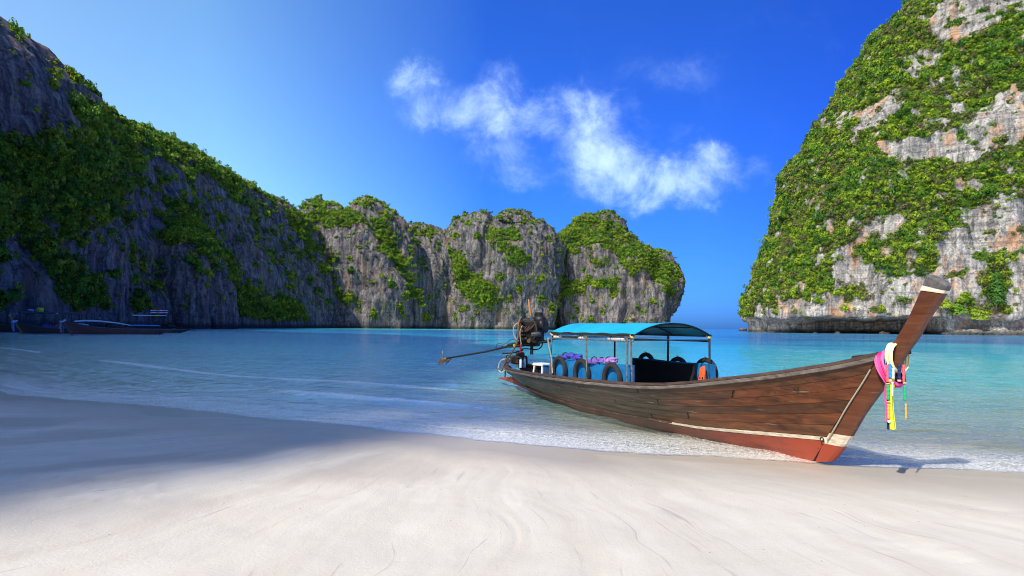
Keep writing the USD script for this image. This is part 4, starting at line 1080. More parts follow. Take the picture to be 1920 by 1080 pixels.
# ---- life vests
def vest(label, u, v, z, m_, size, rot, seed, name='life_vest'):
    t = at_boat(name, label, 'life vest', u, v, z, None, rot)
    for k in (-1, 1):
        m = trimesh.creation.icosphere(3, 1.0)
        p = m.vertices
        p = np.sign(p) * np.abs(p) ** .7
        p = p * np.array(size) * [.5, .5, .5] * (1 + .8 * (fbm(p * 1.7 + seed * 7 + k, 3, seed)[:, None] - .5))
        m.vertices = p + [k * size[0] * .42, 0, .0 + .015 * k]
        obj('panel', m, m_, t, smooth=True)
    for k in (-.5, .45):
        obj('strap', torus(size[1] * .46, .009, 18, 6, [1, 0, 0], (k * size[0] * .8, 0, 0), squash=1.6), BLACKCLOTH, t)
    return t
vest('indigo life vest draped on the cloth above the first tyre', u_at(1066, .68), .68, 1.11, INDIGO, (.28, .15, .11), .1, 1)
vest('indigo life vest with dark straps above the second tyre', u_at(1083, .68), .68, 1.10, INDIGO, (.24, .14, .11), -.2, 2)
vest('pale purple life vest lying flat between two canopy posts', u_at(1122, .68), .68, 1.075, PURPLE, (.30, .16, .10), .15, 3)
vest('lilac life vest bunched up above the third tyre', u_at(1146, .68), .68, 1.10, plain('lilac_cloth', (.28, .15, .42), .8, scale=6, bump=.008), (.22, .15, .12), -.1, 4)
vest('bright orange life vest hanging beside the front canopy post', u_at(1318, -.70), -.70, .82, ORANGE, (.075, .07, .40), .2, 5)
for k, (px, w, lab) in enumerate(((1044, .34, 'white roll stowed under the rear end of the near eave'), (1092, .2, 'short white roll stowed under the middle of the near eave'), (1158, .55, 'long white roll stowed under the front end of the near eave'))):
    t = at_boat('stowed_roll', lab, 'rolled cloth', u_at(px, .74), .74, ZE - .065)
    obj('roll', tube(wob(np.stack([np.linspace(-w / 2, w / 2, 14), np.zeros(14), np.zeros(14)], 1), .02), .042, 10), WHITECLOTH, t)
    for x in (-.3, .3):
        obj('tie', torus(.044, .008, 16, 6, [1, 0, 0], (x * w, 0, 0)), INDIGO if k == 2 else BLACKCLOTH, t)

# ---- plastic stool and water bottles by the engine
t = at_boat('plastic_stool', 'white plastic stool standing at the stern of the boat', 'stool', u_at(1017, .28), .28, .46, None, .3)
obj('seat', trimesh.util.concatenate([bbox((.34, .30, .03), (0, 0, .36), .012), bbox((.36, .32, .05), (0, 0, .335), .01)]), WHITEPLASTIC, t)
for sx in (-1, 1):
    for sy in (-1, 1):
        obj('leg', tube([(sx * .14, sy * .12, .33), (sx * .155, sy * .135, .16), (sx * .17, sy * .15, 0)], [.03, .022], 6), WHITEPLASTIC, t)
for k, (px, v, lab) in enumerate(((977, .10, 'clear water bottle with a blue cap at the stern'), (984, -.05, 'blue-tinted water bottle with a pale cap behind the first bottle'))):
    t = at_boat('water_bottle', lab, 'bottle', u_at(px, v), v, .60)
    obj('bottle_body', tube([(0, 0, 0), (0, 0, .02), (0, 0, .18), (0, 0, .22), (0, 0, .25)], [.038, .04, .04, .035, .016], 12), plain('bottle_blue_%d' % k, ((.55, .68, .78), (.2, .45, .75))[k], .15), t)
    obj('cap', cyl((0, 0, .25), (0, 0, .275), .018, 10), plain('cap_blue_%d' % k, ((.02, .2, .6), (.6, .65, .7))[k], .4), t)

# ---- sashes and garlands on the prow
def sash(label, p_top, p_bot, width, m_, grow, name='prow_sash'):
    a, b_ = on_plane(*p_top, .14), on_plane(*p_bot, .14)
    c = (a + b_) / 2
    e1 = (b_ - a)[[0, 2]] / 2
    L = np.linalg.norm(e1)
    e1 = e1 / L
    e2 = np.array([-e1[1], e1[0]])
    t = thing(name, label, 'sash', to_world(c[0], 0, c[2]), BOAT_ROT)
    n = 44
    ang = np.linspace(0, 2 * math.pi, n)
    strands = 4
    for s in range(strands):
        o = (s + .5) / strands - .5
        co, si = np.cos(ang), np.sin(ang)
        rr = (1 + .05 * np.sin(ang * 3 + s)) * (1 + .02 * s)
        lat = (.112 + grow + .012 * (s % 2)) * np.sign(si) * np.abs(si) ** .7
        du = e1[0] * co * (L + grow) * rr + e2[0] * width * o
        dz = e1[1] * co * (L + grow) * rr + e2[1] * width * o
        P = loc_(du, lat, dz)
        P2 = loc_(du + e2[0] * width / strands * 1.15, lat * 1.02, dz + e2[1] * width / strands * 1.15)
        mid = (P + P2) / 2 + (P - P.mean(0)) * .12
        obj('fold', slab(np.stack([P, mid, P2]), .006), ROSE if (m_ is PINK and s % 3 == 0) else m_, t, smooth=50)
    return t
PINK = plain('magenta_cloth', (.72, .015, .22), .6, scale=9, bump=.006, col2=(.62, .01, .16))
ROSE = plain('pink_cloth', (.75, .12, .36), .6, scale=9, bump=.006, col2=(.66, .07, .28))
YELLOW = plain('yellow_cloth', (.68, .72, .04), .6, scale=9, bump=.006, col2=(.55, .60, .02))
CREAM = plain('cream_cloth', (.80, .76, .46), .6, scale=9, bump=.006, col2=(.70, .62, .34))
NAVY = plain('navy_cloth', (.006, .02, .12), .7, scale=9, col2=(.004, .01, .07))
PEACH = plain('peach_flowers', (.78, .46, .30), .8, scale=80, bump=.004, col2=(.6, .3, .2))
CORAL = plain('coral_flowers', (.75, .14, .14), .8, scale=80, bump=.004, col2=(.6, .08, .1))
SKYBLUE = plain('blue_flowers', (.02, .28, .70), .8, scale=80, bump=.004, col2=(.01, .2, .55))
GREEN = plain('green_flowers', (.01, .42, .18), .8, scale=80, bump=.004, col2=(.01, .3, .12))
GOLD = plain('gold_flowers', (.80, .42, .06), .8, scale=80, bump=.004, col2=(.65, .3, .04))
WHITEFL = plain('white_flowers', (.80, .78, .74), .8, scale=80, bump=.004, col2=(.65, .6, .58))
sash('magenta sash wound round the stem below the prow', (1641, 666), (1661, 720), .11, PINK, .012)
sash('pale pink sash wound lowest on the stem, left of the magenta one', (1636, 672), (1655, 716), .05, ROSE, .006)
sash('cream and yellow sash wound over the foot of the prow', (1662, 648), (1664, 692), .10, CREAM, .012)
sash('navy sash showing under the cream one', (1654, 664), (1664, 706), .05, NAVY, .004)

def strip(label, px, y0, y1, w_px, v, m_, name='hanging_sash', drift=0.0, seed=0):
    a, b_ = on_plane(px, y0, v), on_plane(px + drift, y1, v)
    P0 = to_world(*a)
    t = thing(name, label, 'sash', P0, BOAT_ROT)
    L = a[2] - b_[2]
    n = 26
    s = np.linspace(0, 1, n)
    w = w_px / FPX * 6.9
    g = []
    for k in np.linspace(-.5, .5, 7):
        fold = .018 * math.sin(k * 9 + seed) * (.3 + s) + .012 * np.sin(s * 6 + seed)
        g.append(np.stack([(b_[0] - a[0]) * s + fold, -k * w * (1 - .12 * np.sin(s * math.pi)), -L * s], 1))
    # the strip is turned to hang broadside to the beach
    obj('cloth', slab(np.array(g), .004), m_, t, smooth=60)
    return t
strip('long yellow sash hanging from the prow', 1672, 688, 805, 11, .10, YELLOW, drift=2, seed=1)
strip('long navy sash hanging beside the yellow one', 1665, 700, 805, 8, .085, NAVY, drift=2, seed=2)
strip('thin pink sash hanging along the left edge of the bunch', 1661, 718, 790, 4, .12, ROSE, drift=2, seed=3)

def garland(label, px, segs, v, drift=0.0):
    """segs: (y from, y to, material, part name) of a garland that hangs straight down."""
    top_ = on_plane(px, segs[0][0], v)
    t = thing('flower_garland', label, 'garland', to_world(*top_), BOAT_ROT)
    for y0, y1, m_, part, r_ in segs:
        k = (y0 - segs[0][0]) / max(1, segs[-1][1] - segs[0][0])
        a, b_ = on_plane(px + drift * k, y0, v), on_plane(px + drift * (k + .1), y1, v)
        n = max(3, int(abs(a[2] - b_[2]) / .012))
        q = np.linspace(0, 1, n)[:, None]
        c = a + (b_ - a) * q - top_
        c = c * np.array([1, -1, 1])
        obj(part, tube(c, r_ * (1 + .22 * np.sin(np.arange(n) * 1.9)), 9), m_, t, smooth=True)
    return t
garland('garland of coral, green and gold flowers hanging from the left of the prow', 1664, [(684, 716, CORAL, 'coral_flowers', .017), (718, 721, PEACH, 'peach_knot', .018), (722, 750, GREEN, 'green_flowers', .017), (752, 755, PEACH, 'peach_knot', .016), (757, 786, GOLD, 'gold_flowers', .014), (788, 793, WHITEFL, 'white_tassel', .014)], .14, 3)
garland('short blue flower garland ending in a peach tip, beside the coral one', 1669.5, [(682, 709, SKYBLUE, 'blue_flowers', .02), (711, 717, PEACH, 'peach_knot', .018)], .13)
garland('short navy flower garland behind the yellow sash', 1686, [(684, 711, NAVY, 'navy_flowers', .017), (712, 716, PEACH, 'peach_knot', .018)], .05)
garland('thin coral, green and gold garland hanging alone on the right', 1694, [(684, 716, CORAL, 'coral_flowers', .014), (717, 720, PEACH, 'peach_knot', .015), (723, 751, GREEN, 'green_flowers', .013), (757, 785, GOLD, 'gold_flowers', .009)], .0, 6)
garland('white jasmine string with small blossoms beside the yellow sash', 1675, [(690, 710, WHITEFL, 'blossoms', .013), (716, 742, WHITEFL, 'blossoms', .009)], .13, -3)
# ---------------------------------------------------------------- the long-tail engine on the stern
prop_w, till_w = unp(831, 673, 18.0), unp(1090, 632, 15.6)
ax = till_w - prop_w
head = math.atan2(ax[1], ax[0])
slope = ax[2] / math.hypot(ax[0], ax[1])
piv = unp(997, 652, 16.35)
tl = math.hypot(*(prop_w - piv)[:2])
tr_ = math.hypot(*(till_w - piv)[:2])
GREASE = plain('greasy_iron', (.018, .017, .017), .5, .4, scale=14, col2=(.010, .010, .010), bump=.004)
ALU = plain('dull_aluminium', (.12, .12, .12), .4, .8, scale=16, col2=(.10, .10, .10))
BRASS = plain('worn_bronze', (.42, .26, .12), .45, .5, scale=10, col2=(.22, .12, .06))
RUST = plain('rusty_steel', (.07, .035, .02), .8, .2, scale=16, col2=(.07, .03, .02))
HOSE = plain('brown_hose', (.20, .11, .05), .5, scale=10, col2=(.11, .06, .03))
REDSTRAP = plain('red_strap', (.35, .02, .03), .6)
ORANGEWOOD = plain('orange_handle', (.50, .20, .05), .5, scale=8, stretch=(6, 6, 1))
eng = thing('longtail_engine', 'black car engine with a long propeller shaft mounted on the stern of the boat', 'engine', piv, head)
zt = .10
sh = lambda x, y, z: (x, y * 1.08, zt + (z - zt) * (1.22 if z > zt else 1) + x * slope)
zp = (prop_w[2] - piv[2]) + tl * slope            # shaft height above the pivot
zt = .10
frame = obj('engine_frame', [cyl(sh(-.62, s * .15, zt), sh(.55, s * .13, zt), .022, 8) for s in (-1, 1)] + [bbox((.06, .32, .05), sh(x, 0, zt), .008) for x in (-.5, -.1, .35)], GREASE, eng)
obj('pivot_post', [cyl((0, 0, -.18), (0, 0, .1), .045, 10), bbox((.22, .2, .05), (0, 0, .06), .01)], GREASE, frame)
obj('under_bracket', tube(curve([sh(-.45, 0, zt), (-.4, 0, -.02), (-.2, 0, -.03), (.28, 0, .02), (.32, 0, .08), sh(.33, 0, zt)], 20), .016, 7), GREASE, eng)
obj('engine_block', [bbox((.56, .40, .46), sh(.0, 0, zt + .20), .03)] + [bbox((.03, .43, .38), sh(x, 0, zt + .2), .006) for x in np.linspace(-.2, .2, 6)], GREASE, eng)
obj('sump', bbox((.42, .24, .12), sh(.0, 0, zt + .0), .03), GREASE, eng)
hd = obj('cylinder_head', [bbox((.52, .30, .18), sh(0, 0, zt + .42), .02)], GREASE, eng)
obj('valve_cover', [bbox((.46, .22, .10), sh(0, 0, zt + .515), .025)] + [bbox((.012, .23, .11), sh(x, 0, zt + .515), .004) for x in np.linspace(-.17, .17, 6)], ALU, hd)
obj('filler_cap', cyl(sh(.1, 0, zt + .54), sh(.1, 0, zt + .58), .03, 10), GREASE, hd)
for k, x in enumerate(np.linspace(-.17, .17, 4)):
    obj('intake_runner', tube(curve([sh(x, .13, zt + .42), sh(x, .22, zt + .46), sh(x * .6, .26, zt + .52)], 10), .022, 7), ALU, hd)
    obj('exhaust_runner', tube(curve([sh(x, -.13, zt + .40), sh(x, -.21, zt + .37), sh(x * .5 - .08, -.24, zt + .28)], 10), .022, 7), RUST, hd)
obj('exhaust_pipe', tube(curve([sh(-.12, -.24, zt + .28), sh(-.18, -.25, zt + .36), sh(-.22, -.24, zt + .50), sh(-.30, -.22, zt + .56)], 14), .03, 9), RUST, eng)
obj('air_filter', [cyl(sh(.16, .08, zt + .56), sh(.16, .08, zt + .66), .12, 18), cyl(sh(.16, .08, zt + .66), sh(.16, .08, zt + .675), .10, 18)], GREASE, eng)
obj('fuel_filter', [cyl(sh(-.27, .0, zt + .50), sh(-.27, 0, zt + .66), .06, 12), ball(.058, sh(-.27, 0, zt + .66), 2, (1, 1, .5))], GREASE, eng)
obj('cowling', [ball(.17, sh(.22, .02, zt + .50), 2, (1.1, .9, .8)), ball(.13, sh(.34, -.05, zt + .38), 2, (.9, 1, 1.1)), ball(.12, sh(-.16, .05, zt + .52), 2, (1.1, 1, .8))], GREASE, eng)
obj('flywheel_housing', [cyl(sh(-.36, 0, zt + .2), sh(-.25, 0, zt + .2), .21, 22), cyl(sh(-.40, 0, zt + .2), sh(-.36, 0, zt + .2), .14, 18)], GREASE, eng)
pl = obj('pulley', [cyl(sh(.26, 0, zt + .16), sh(.31, 0, zt + .16), .10, 18), cyl(sh(.26, 0, zt + .36), sh(.30, 0, zt + .36), .07, 16)], GREASE, eng)
obj('drive_belt', torus(.115, .012, 24, 6, [1, 0, slope], sh(.285, 0, zt + .24), 1.6), RUBBER, pl)
obj('alternator', [cyl(sh(.16, -.22, zt + .18), sh(.36, -.22, zt + .18), .075, 14), cyl(sh(.36, -.22, zt + .18), sh(.39, -.22, zt + .18), .05, 12)], ALU, eng)
obj('starter_motor', [cyl(sh(-.22, -.21, zt + .12), sh(.02, -.21, zt + .12), .055, 12), cyl(sh(-.2, -.24, zt + .21), sh(-.04, -.24, zt + .21), .03, 10)], GREASE, eng)
obj('radiator_fan', [cyl(sh(.36, 0, zt + .34), sh(.42, 0, zt + .34), .14, 20), torus(.16, .018, 24, 6, [1, 0, slope], sh(.40, 0, zt + .34))], GREASE, eng)
obj('oil_filter', cyl(sh(.05, -.17, zt + .08), sh(.08, -.28, zt + .06), .05, 14), plain('oil_filter_paint', (.10, .07, .03), .4), eng)
for k, (p, m_, r_) in enumerate((([(.2, -.2, .45), (.3, -.25, .3), (.24, -.26, .1)], RUBBER, .022), ([(-.25, -.16, .55), (-.1, -.26, .5), (.12, -.24, .46)], RUBBER, .018), ([(-.30, -.2, .5), (-.42, -.22, .42), (-.40, -.2, .2), (-.3, -.18, .1)], ROPE, .014), ([(-.14, -.24, .42), (-.18, -.27, .34), (-.17, -.27, .1), (-.16, -.26, -.1)], ROPE, .012), ([(.0, .16, .5), (.2, .24, .4), (.3, .18, .2)], RUBBER, .02))):
    obj('hose', tube(curve([sh(x, y, z + zt) for x, y, z in p], 16), r_, 7), m_, eng)
obj('red_strap', tube(curve([sh(-.20, -.27, zt + .52), sh(-.23, -.29, zt + .40), sh(-.22, -.28, zt + .34)], 8), .018, 6), REDSTRAP, eng)
obj('red_strap', tube(curve([sh(-.15, -.28, zt + .02), sh(-.17, -.28, zt - .1), sh(-.19, -.26, zt - .2)], 8), .016, 6), REDSTRAP, eng)
obj('yellow_tag', ball(.03, sh(-.44, -.18, zt + .02), 2, (.7, .4, 1.3)), plain('yellow_tag', (.8, .5, .03), .5), eng)
# shaft, propeller, tiller
shaft = obj('shaft_housing', [tube([sh(-.4, 0, zt + .05), (-tl * .5, 0, (sh(-.4, 0, zt + .05)[2] + prop_w[2] - piv[2]) / 2), (-tl + .12, 0, prop_w[2] - piv[2] + .02)], [.034, .026, .024], 10), cyl(sh(-.40, 0, zt + .06), sh(-.75, 0, zt + .05), .05, 10)], GREASE, eng)
zq = prop_w[2] - piv[2]
obj('clamp', [torus(.03, .012, 12, 6, [1, 0, slope], sh(x, 0, zt + .04)) for x in (-.62, -.78, -.95)], DARKTUBE, shaft)
obj('control_cable', tube(curve([sh(-.5, .03, zt + .12), sh(-.75, .03, zt + .15), sh(-.9, .02, zt + .10), sh(-1.05, .0, zt + .13), sh(-1.15, 0, zt + .02)], 20), .008, 5), DARKTUBE, shaft)
obj('lower_bar', tube([sh(-.3, .05, -.02), sh(-.6, .05, -.06), sh(-.98, .05, -.03)], .02, 7), GREASE, eng)
obj('skeg_rod', tube([(-tl + .34, 0, zq + .05), (-tl + .22, 0, zq - .08), (-tl + .1, 0, zq - .16)], .012, 6), DARKTUBE, shaft)
prop = obj('propeller', [tube([(-tl + .16, 0, zq + .02), (-tl + .05, 0, zq), (-tl - .08, 0, zq - .01)], [.035, .05, .02], 12)], BRASS, eng)
for k, a in enumerate((1.57 + .12, 1.57 + .12 + 2.2, 1.57 + .12 - 2.0)):
    rr, ww = np.meshgrid(np.linspace(.03, .245, 12), np.linspace(-1, 1, 7), indexing='ij')
    wd = .062 * np.sin((rr - .0) / .26 * math.pi) ** .6
    cdir, sdir = math.cos(a), math.sin(a)
    yy, zz = rr * cdir - ww * wd * sdir, rr * sdir + ww * wd * cdir
    xx = ww * wd * .7 * (1 - rr * 1.5)
    obj('blade', slab(np.stack([-tl + .03 + xx, yy, zq + zz], -1), .012), BRASS, prop, smooth=50)
obj('tiller', [tube([sh(.3, 0, zt + .02), sh(.7, 0, zt + .03), (tr_, 0, till_w[2] - piv[2])], [.026, .018], 8), cyl((tr_ - .18, 0, till_w[2] - piv[2] - .02), (tr_ + .02, 0, till_w[2] - piv[2]), .022, 8)], DARKTUBE, eng)
a0, a1 = unp(995, 592, 16.35) - piv, unp(991, 561, 16.35) - piv
c_, s_ = math.cos(-head), math.sin(-head)
rl = lambda p: np.array([p[0] * c_ - p[1] * s_, p[0] * s_ + p[1] * c_, p[2]])
obj('lifting_handle', tube([rl(a0), rl((a0 + a1) / 2), rl(a1)], [.016, .03, .018], 8), ORANGEWOOD, eng, label='orange wooden handle standing up from the engine')

# ropes and hoses at the stern: things of their own
def line(name, label, cat, pts, r, m_, part):
    P = np.array([unp(*p) for p in pts])
    t = thing(name, label, cat, P[0])
    obj(part, tube(curve(P - P[0], 40), r, 7), m_, t)
    return t
line('hose', 'brown hose running from the engine down past the stern', 'hose', [(978, 594, 16.1), (972, 610, 16.0), (971, 632, 16.0), (966, 650, 16.0), (955, 668, 16.3), (945, 685, 16.9), (940, 696, 17.2)], .022, HOSE, 'tube')
line('rope', 'pale looped rope hanging at the stern', 'rope', [(955, 673, 17.0), (944, 674, 17.3), (936, 682, 17.5), (935, 692, 17.5), (940, 698, 17.4), (949, 692, 17.3), (955, 684, 17.1)], .02, ROPE, 'strand')
line('rope', 'pale cord hanging from the rear canopy corner to the gunwale', 'rope', [(1028, 633, 13.3), (1029, 648, 13.3), (1033, 665, 13.3), (1035, 683, 13.3), (1036, 700, 13.2)], .014, ROPE, 'strand')

# ---------------------------------------------------------------- boats moored under the left mountain
OUTER = [plain('old_brown_hull', (.22, .10, .05), .6, scale=3, stretch=(1, 4, 8), col2=(.11, .045, .025)), plain('dark_brown_hull', (.14, .065, .035), .6, scale=3, stretch=(1, 4, 8), col2=(.07, .03, .016)), plain('red_brown_hull', (.24, .07, .045), .6, scale=3, stretch=(1, 4, 8), col2=(.13, .035, .022)), plain('ochre_stem', (.55, .24, .05), .6, scale=3, stretch=(4, 4, 2), col2=(.22, .08, .02))]
PALECANVAS = plain('pale_canvas', (.66, .70, .74), .7, scale=2, col2=(.5, .55, .62))
BLUECANVAS = plain('blue_canvas', (.03, .20, .55), .7, scale=2, col2=(.02, .13, .42))
NAVYCANVAS = plain('dark_canvas', (.02, .03, .06), .8, scale=2)

def moored(label, foot_px, foot_py, Y, heading, scale, hull_m, stem_m, canopy=None, engine=True, lean=0.0, group='boats moored under the left mountain'):
    P = unp(foot_px, foot_py, Y)
    hx = math.cos(heading)
    base = np.array([P[0] - 10.5 * scale * math.cos(heading), P[1] - 10.5 * scale * math.sin(heading), 0])
    t = thing('moored_longtail_boat', label, 'boat', base, heading, group, scale)
    both_ = np.concatenate([skin(1, 0, 1, 0, 1, 50, 9)[::-1], skin(-1, 0, 1, 0, 1, 50, 9)[1:]])
    h = obj('hull', slab(both_, .03), hull_m, t, smooth=60)
    obj('waterline_stripe', slab(skin(1, lambda t: s_at(t, .02), lambda t: s_at(t, .09), .05, 1, 40, 3, .03), .03), WHITEPAINT, h)
    obj('waterline_stripe', slab(skin(-1, lambda t: s_at(t, .02), lambda t: s_at(t, .09), .05, 1, 40, 3, .03), .03), WHITEPAINT, h)
    u, v, z = hull_line = hull(np.linspace(0, 1, 40), 1.0)
    for s in (1, -1):
        obj('gunwale', sweep_rect(loc_(u, s * v, z + .03), .11, .09), RAILWOOD, t)
    st = obj('stem_post', loft(stem_section(F, R, wid * 1.5)), stem_m, t, smooth=30)
    obj('prow_cap', trimesh.convex.convex_hull(np.vstack([stem_section(F, R, wid * 1.6)[-3:].reshape(-1, 3)]) ), WHITEPAINT, st, smooth=False)
    obj('deck', bbox((7.5, 1.1, .05), (5.2, 0, .42), .01), DARKWOOD, t)
    if canopy:
        cm, c0, c1, ze, ridge = canopy
        uu, vv = np.meshgrid(np.linspace(c0, c1, 14), np.linspace(-.85, .85, 12), indexing='ij')
        obj('canopy_cloth', slab(loc_(uu, vv, ze + ridge * (1 - (vv / .85) ** 2)), .02), cm, t, smooth=50)
        for q in (c0 + .1, (c0 + c1) / 2, c1 - .1):
            for s in (-.8, .8):
                obj('canopy_post', tube(loc_([q] * 3, s, [.5, (ze + .5) / 2, ze]), .025, 6), DARKTUBE, t)
    if engine:
        e = obj('engine', [bbox((.8, .5, .45), (.5, 0, 1.05), .06), bbox((.4, .35, .2), (.55, .05, 1.35), .04), cyl((.5, 0, .6), (.5, 0, .9), .06, 8)], GREASE, t)
        obj('red_cover', bbox((.45, .4, .08), (.5, 0, 1.5), .03), REDWORN, e)
        obj('shaft', tube([(.3, 0, 1.0), (-1.2, .1, .7), (-2.6, .2, .45)], .04, 7), GREASE, e)
        obj('tiller', tube([(.8, 0, 1.05), (1.6, 0, 1.15), (2.2, 0, 1.2)], .03, 6), GREASE, e)
    return t, base, heading, scale

def moored_at(b, name, label, cat, u, v, z, group=None):
    _, base, hd_, sc = b
    c, s = math.cos(hd_), math.sin(hd_)
    x_, y_ = u * sc, -v * sc
    return thing(name, label, cat, base + np.array([x_ * c - y_ * s, x_ * s + y_ * c, z * sc]), hd_, group, sc)

def towards(p0, p1):
    return math.atan2(p1[1] - p0[1], p1[0] - p0[0])
A0, A1 = unp(42, 629, 92), unp(190, 626, 103)
B0, B1 = unp(137, 629, 90), unp(345, 624, 104)
bA = moored('dark long-tail boat with an ochre prow cut by the left edge of the photo', 44, 629, 92, towards(A1, A0), 1.30, OUTER[1], OUTER[3], None, True)
bB = moored('red-brown long-tail boat with a low blue and white canopy, its stern farthest right', 137, 629, 90, towards(B1, B0), 1.42, OUTER[2], OUTER[0], (BLUECANVAS, 2.0, 5.2, 1.0, .12), True)
bC = moored('long-tail boat with a flat white roof and flags behind the red-brown boat', 210, 625, 112, towards(unp(330, 624, 118), unp(210, 625, 112)), 1.25, OUTER[1], OUTER[0], (PALECANVAS, 3.6, 8.0, 2.65, .10), False)
bD = moored('dark-roofed long-tail boat behind the ochre-prowed boat', -8, 626, 105, towards(unp(125, 624, 112), unp(-8, 626, 105)), 1.35, OUTER[1], OUTER[1], (NAVYCANVAS, 1.5, 8.2, 2.55, .25), False)
# cloth and cargo on them
def heap(b, name, label, cat, u, v, z, size, m_, seed):
    t = moored_at(b, name, label, cat, u, v, z)
    m = trimesh.creation.icosphere(3, 1.0)
    p = m.vertices
    p = np.sign(p) * np.abs(p) ** .75 * np.array(size) / 2
    m.vertices = p * (1 + .5 * (fbm(m.vertices * 1.6 + seed * 3, 3, seed)[:, None] - .5))
    obj('cloth', m, m_, t, smooth=True)
    obj('tie_rope', torus(max(size[1], size[2]) * .47, .02, 18, 6, [1, 0, 0], (size[0] * .1, 0, 0)), ROPE, t)
    return t
heap(bA, 'tarpaulin_bundle', 'blue tarpaulin bundle amidships in the ochre-prowed boat', 'tarpaulin', 5.6, .1, .85, (2.0, 1.1, .65), BLUECANVAS, 1)
heap(bA, 'tarpaulin_bundle', 'pale blue tarpaulin bundle next to the red-brown boat\'s prow', 'tarpaulin', 3.9, .1, .95, (1.5, 1.1, .75), plain('faded_blue_canvas', (.10, .34, .60), .7, scale=3), 2)
heap(bA, 'life_vest_pile', 'red life vest pile between the blue bundles', 'life vests', 6.6, .3, .85, (1.1, .7, .4), plain('faded_red_cloth', (.5, .10, .10), .8), 3)
heap(bA, 'gear_bag', 'navy gear bag near the ochre prow', 'bag', 8.0, .1, .95, (1.1, .7, .4), INDIGO, 4)
heap(bD, 'yellow_float', 'bright yellow float on the roof of the dark-roofed boat', 'float', 6.0, 0, 3.02, (.75, .6, .62), plain('bright_yellow', (.62, .75, .03), .5), 5)
heap(bD, 'roof_bundle', 'lilac bundle on the dark roof beside the yellow float', 'bundle', 7.0, 0, 2.95, (.7, .5, .35), plain('lilac_canvas', (.35, .32, .6), .8), 6)
# white sheet stretched over the front of the red-brown boat
t = moored_at(bB, 'bow_awning', 'white awning stretched over the front of the red-brown boat', 'awning', 0, 0, 0)
uu, vv = np.meshgrid(np.linspace(5.2, 10.4, 20), np.linspace(-.6, .6, 9), indexing='ij')
obj('cloth', slab(loc_(uu, vv * np.interp(uu, [5, 8, 10.4], [1.3, .95, .25]), np.interp(uu, [5.2, 6.5, 8.2, 9.6, 10.4], [1.02, 1.26, 1.44, 1.46, 1.36]) + .12 * (1 - (vv / .6) ** 2)), .02), PALECANVAS, t, smooth=50)
obj('ridge_rope', tube(loc_(np.linspace(5.2, 10.4, 12), 0, np.interp(np.linspace(5.2, 10.4, 12), [5.2, 6.5, 8.2, 9.6, 10.4], [1.16, 1.40, 1.58, 1.60, 1.50])), .02, 6), ROPE, t)
# sashes tied to their prows
for b, label, m1, m2, u0, z0, wsc in ((bA, 'white sash tied in a big knot on the ochre prow', plain('white_blue_cloth', (.62, .68, .85), .7, scale=4), INDIGO, 11.35, 1.5, 1.5), (bB, 'white and pink sash hanging from the prow of the red-brown boat', plain('soft_white_cloth', (.62, .62, .66), .7, scale=4), plain('dusty_pink', (.45, .12, .16), .7, scale=4), 11.4, 1.45, 1.0)):
    t = moored_at(b, 'knotted_sash', label, 'sash', u0, 0, z0)
    obj('knot', [torus(.20, .07, 20, 8, [.6, 0, 1], (0, 0, 0)), ball(.13 * wsc, (.22, 0, -.05), 2)], m1, t)
    for k, (m_, dx, L) in enumerate(((m1, .22, 1.15), (m2, .05, 1.25), (m1, .30, .8))):
        s = np.linspace(0, 1, 12)
        g = [np.stack([dx + .05 * np.sin(s * 5 + k), np.full(12, (q - .5) * .26 * wsc + .05 * k), -L * s], 1) for q in np.linspace(0, 1, 5)]
        obj('tail', slab(np.array(g) + np.array([0, .03, 0]) * np.sin(np.arange(5))[:, None, None], .02), m_, t, smooth=60)
# striped flags on the white-roofed boat
REDF, WHF, BLF = plain('flag_red', (.55, .02, .03), .7), plain('flag_white', (.75, .75, .75), .7), plain('flag_blue', (.02, .03, .28), .7)
for k, (u, lab) in enumerate(((5.7, 'red, white and blue striped flag nearest the bow on the white roof'), (4.6, 'red, white and blue striped flag in the middle of the white roof'), (3.7, 'red, white and blue striped flag at the rear end of the white roof'))):
    t = moored_at(bC, 'flag', lab, 'flag', u, 0, 2.7, 'flags on the white roof')
    obj('flagpole', tube([(0, 0, 0), (0, 0, .5), (0, 0, .95)], .018, 6), STEEL, t)
    wv = (1.0, .9, .3)[k]
    zz = .92
    for part, h_, m_ in (('red_stripe', .1, REDF), ('white_stripe', .1, WHF), ('blue_stripe', .2, BLF), ('white_stripe', .1, WHF), ('red_stripe', .1, REDF)):
        x_ = np.linspace(.02, wv, 10)
        P_ = np.stack([np.stack([-x_, .05 * np.sin(x_ * 7 + k), np.full(10, q)], 1) for q in (zz, zz - h_ + .003)])
        obj(part, slab(P_, .012), m_, t)
        zz -= h_

# ---------------------------------------------------------------- far speedboat, islet, boulders along the waterline
t = thing('speedboat', 'small white speedboat lying off the foot of the domed rock', 'boat', unp(1066, 613.5, 430)[:2].tolist() + [0], .25)
n = 16
uu = np.linspace(0, 1, n)
ringv = []
for q in uu:
    w, zb, zt2 = 1.5 * (1 - q ** 3) + .03, -.3 + .9 * q ** 3, 1.3 + .7 * q ** 2
    ringv.append([(q * 9.5, -w, zt2), (q * 9.5, -w * .7, .2 + .6 * q ** 2), (q * 9.5, 0, zb), (q * 9.5, w * .7, .2 + .6 * q ** 2), (q * 9.5, w, zt2), (q * 9.5, 0, zt2 + .1)])
obj('hull', loft(np.array(ringv)), WHITEPLASTIC, t)
obj('cabin', bbox((3.2, 2.0, 1.1), (4.6, 0, 2.0), .2), WHITEPLASTIC, t)
obj('windscreen', bbox((.1, 1.8, .7), (6.3, 0, 2.2), .03, (0, -.4, 0)), plain('dark_glass', (.02, .03, .05), .1), t)
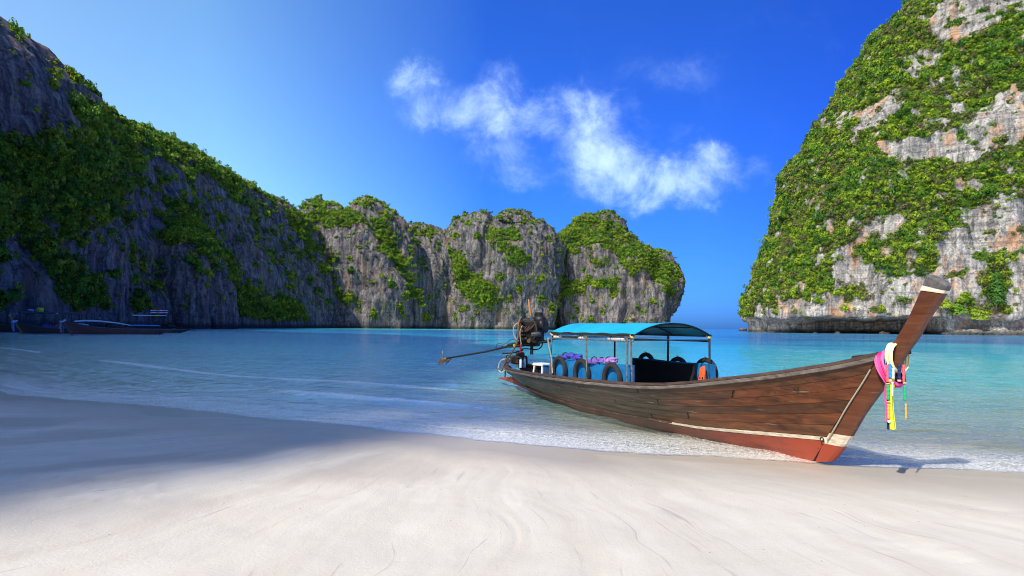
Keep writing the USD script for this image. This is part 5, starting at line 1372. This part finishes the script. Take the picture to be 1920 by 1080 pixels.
obj('roof', bbox((4.4, 2.3, .12), (3.8, 0, 3.3), .04), BLUECANVAS, t)
for x_ in (2.0, 5.6):
    for y_ in (-.9, .9):
        obj('roof_post', cyl((x_, y_, 1.6), (x_, y_, 3.3), .05, 6), STEEL, t)
obj('outboard_motor', bbox((.6, .5, 1.1), (-.3, 0, 1.2), .12), GREASE, t)

def boulder(label, pos, size, seed, group=None, m_=None, name='boulder'):
    m = trimesh.creation.icosphere(4, 1.0)
    p = m.vertices
    p = p * (1 + .55 * (fbm(p * 1.3 + seed * 5, 4, seed)[:, None] - .5) + .25 * (ridged(p * 2.4 + seed, 3, seed + 3)[:, None] - .5))
    m.vertices = p * np.array(size)
    prim = obj(name, m, m_ or ROCK_RIGHT, smooth=40, label=label, cat='rock', group=group)
    UsdGeom.Xformable(prim).AddTranslateOp().Set(Gf.Vec3d(*map(float, pos)))
    return prim
q = unp(1393, 617.5, 760)
boulder('lone rock islet rising from the sea on the horizon by the headland', (q[0], q[1], .4), (4.6, 4.0, 3.4), 1, m_=ROCK_FAR, name='sea_rock')
g = np.random.default_rng(17)
LB = ['low brown boulder', 'pale boulder', 'dark wet boulder', 'flat boulder']
spots = [(1447, 1.2), (1528, .8), (1570, 1.3), (1655, 1.5), (1663, 1.1), (1690, .9), (1725, 1.4), (1778, 2.2), (1803, 3.6), (1824, 4.8), (1850, 2.6), (1873, 4.4), (1896, 3.0), (1915, 4.2)]
Pg, Ng, _v = SCATTER['g']
for k, (px, sz) in enumerate(spots):
    ppx, ppy = project(Pg)
    row = np.argmin(np.abs(Pg[:, 0, 2] - 9.0))
    cand = np.where((np.abs(ppx[row] - px) < 6) & (Pg[row, :, 1] < 400))[0]
    Yb = Pg[row, cand, 1].min() - 2.5 if len(cand) else 315
    pos = unp(px, 626, Yb)
    boulder(f'brown waterline boulder under the right headland, number {k}' if False else 'brown boulder at the waterline under the right headland', (pos[0], Yb, .3), (sz * g.uniform(.9, 1.5), sz, sz * g.uniform(.45, .8)), 20 + k, 'boulders under the right headland')
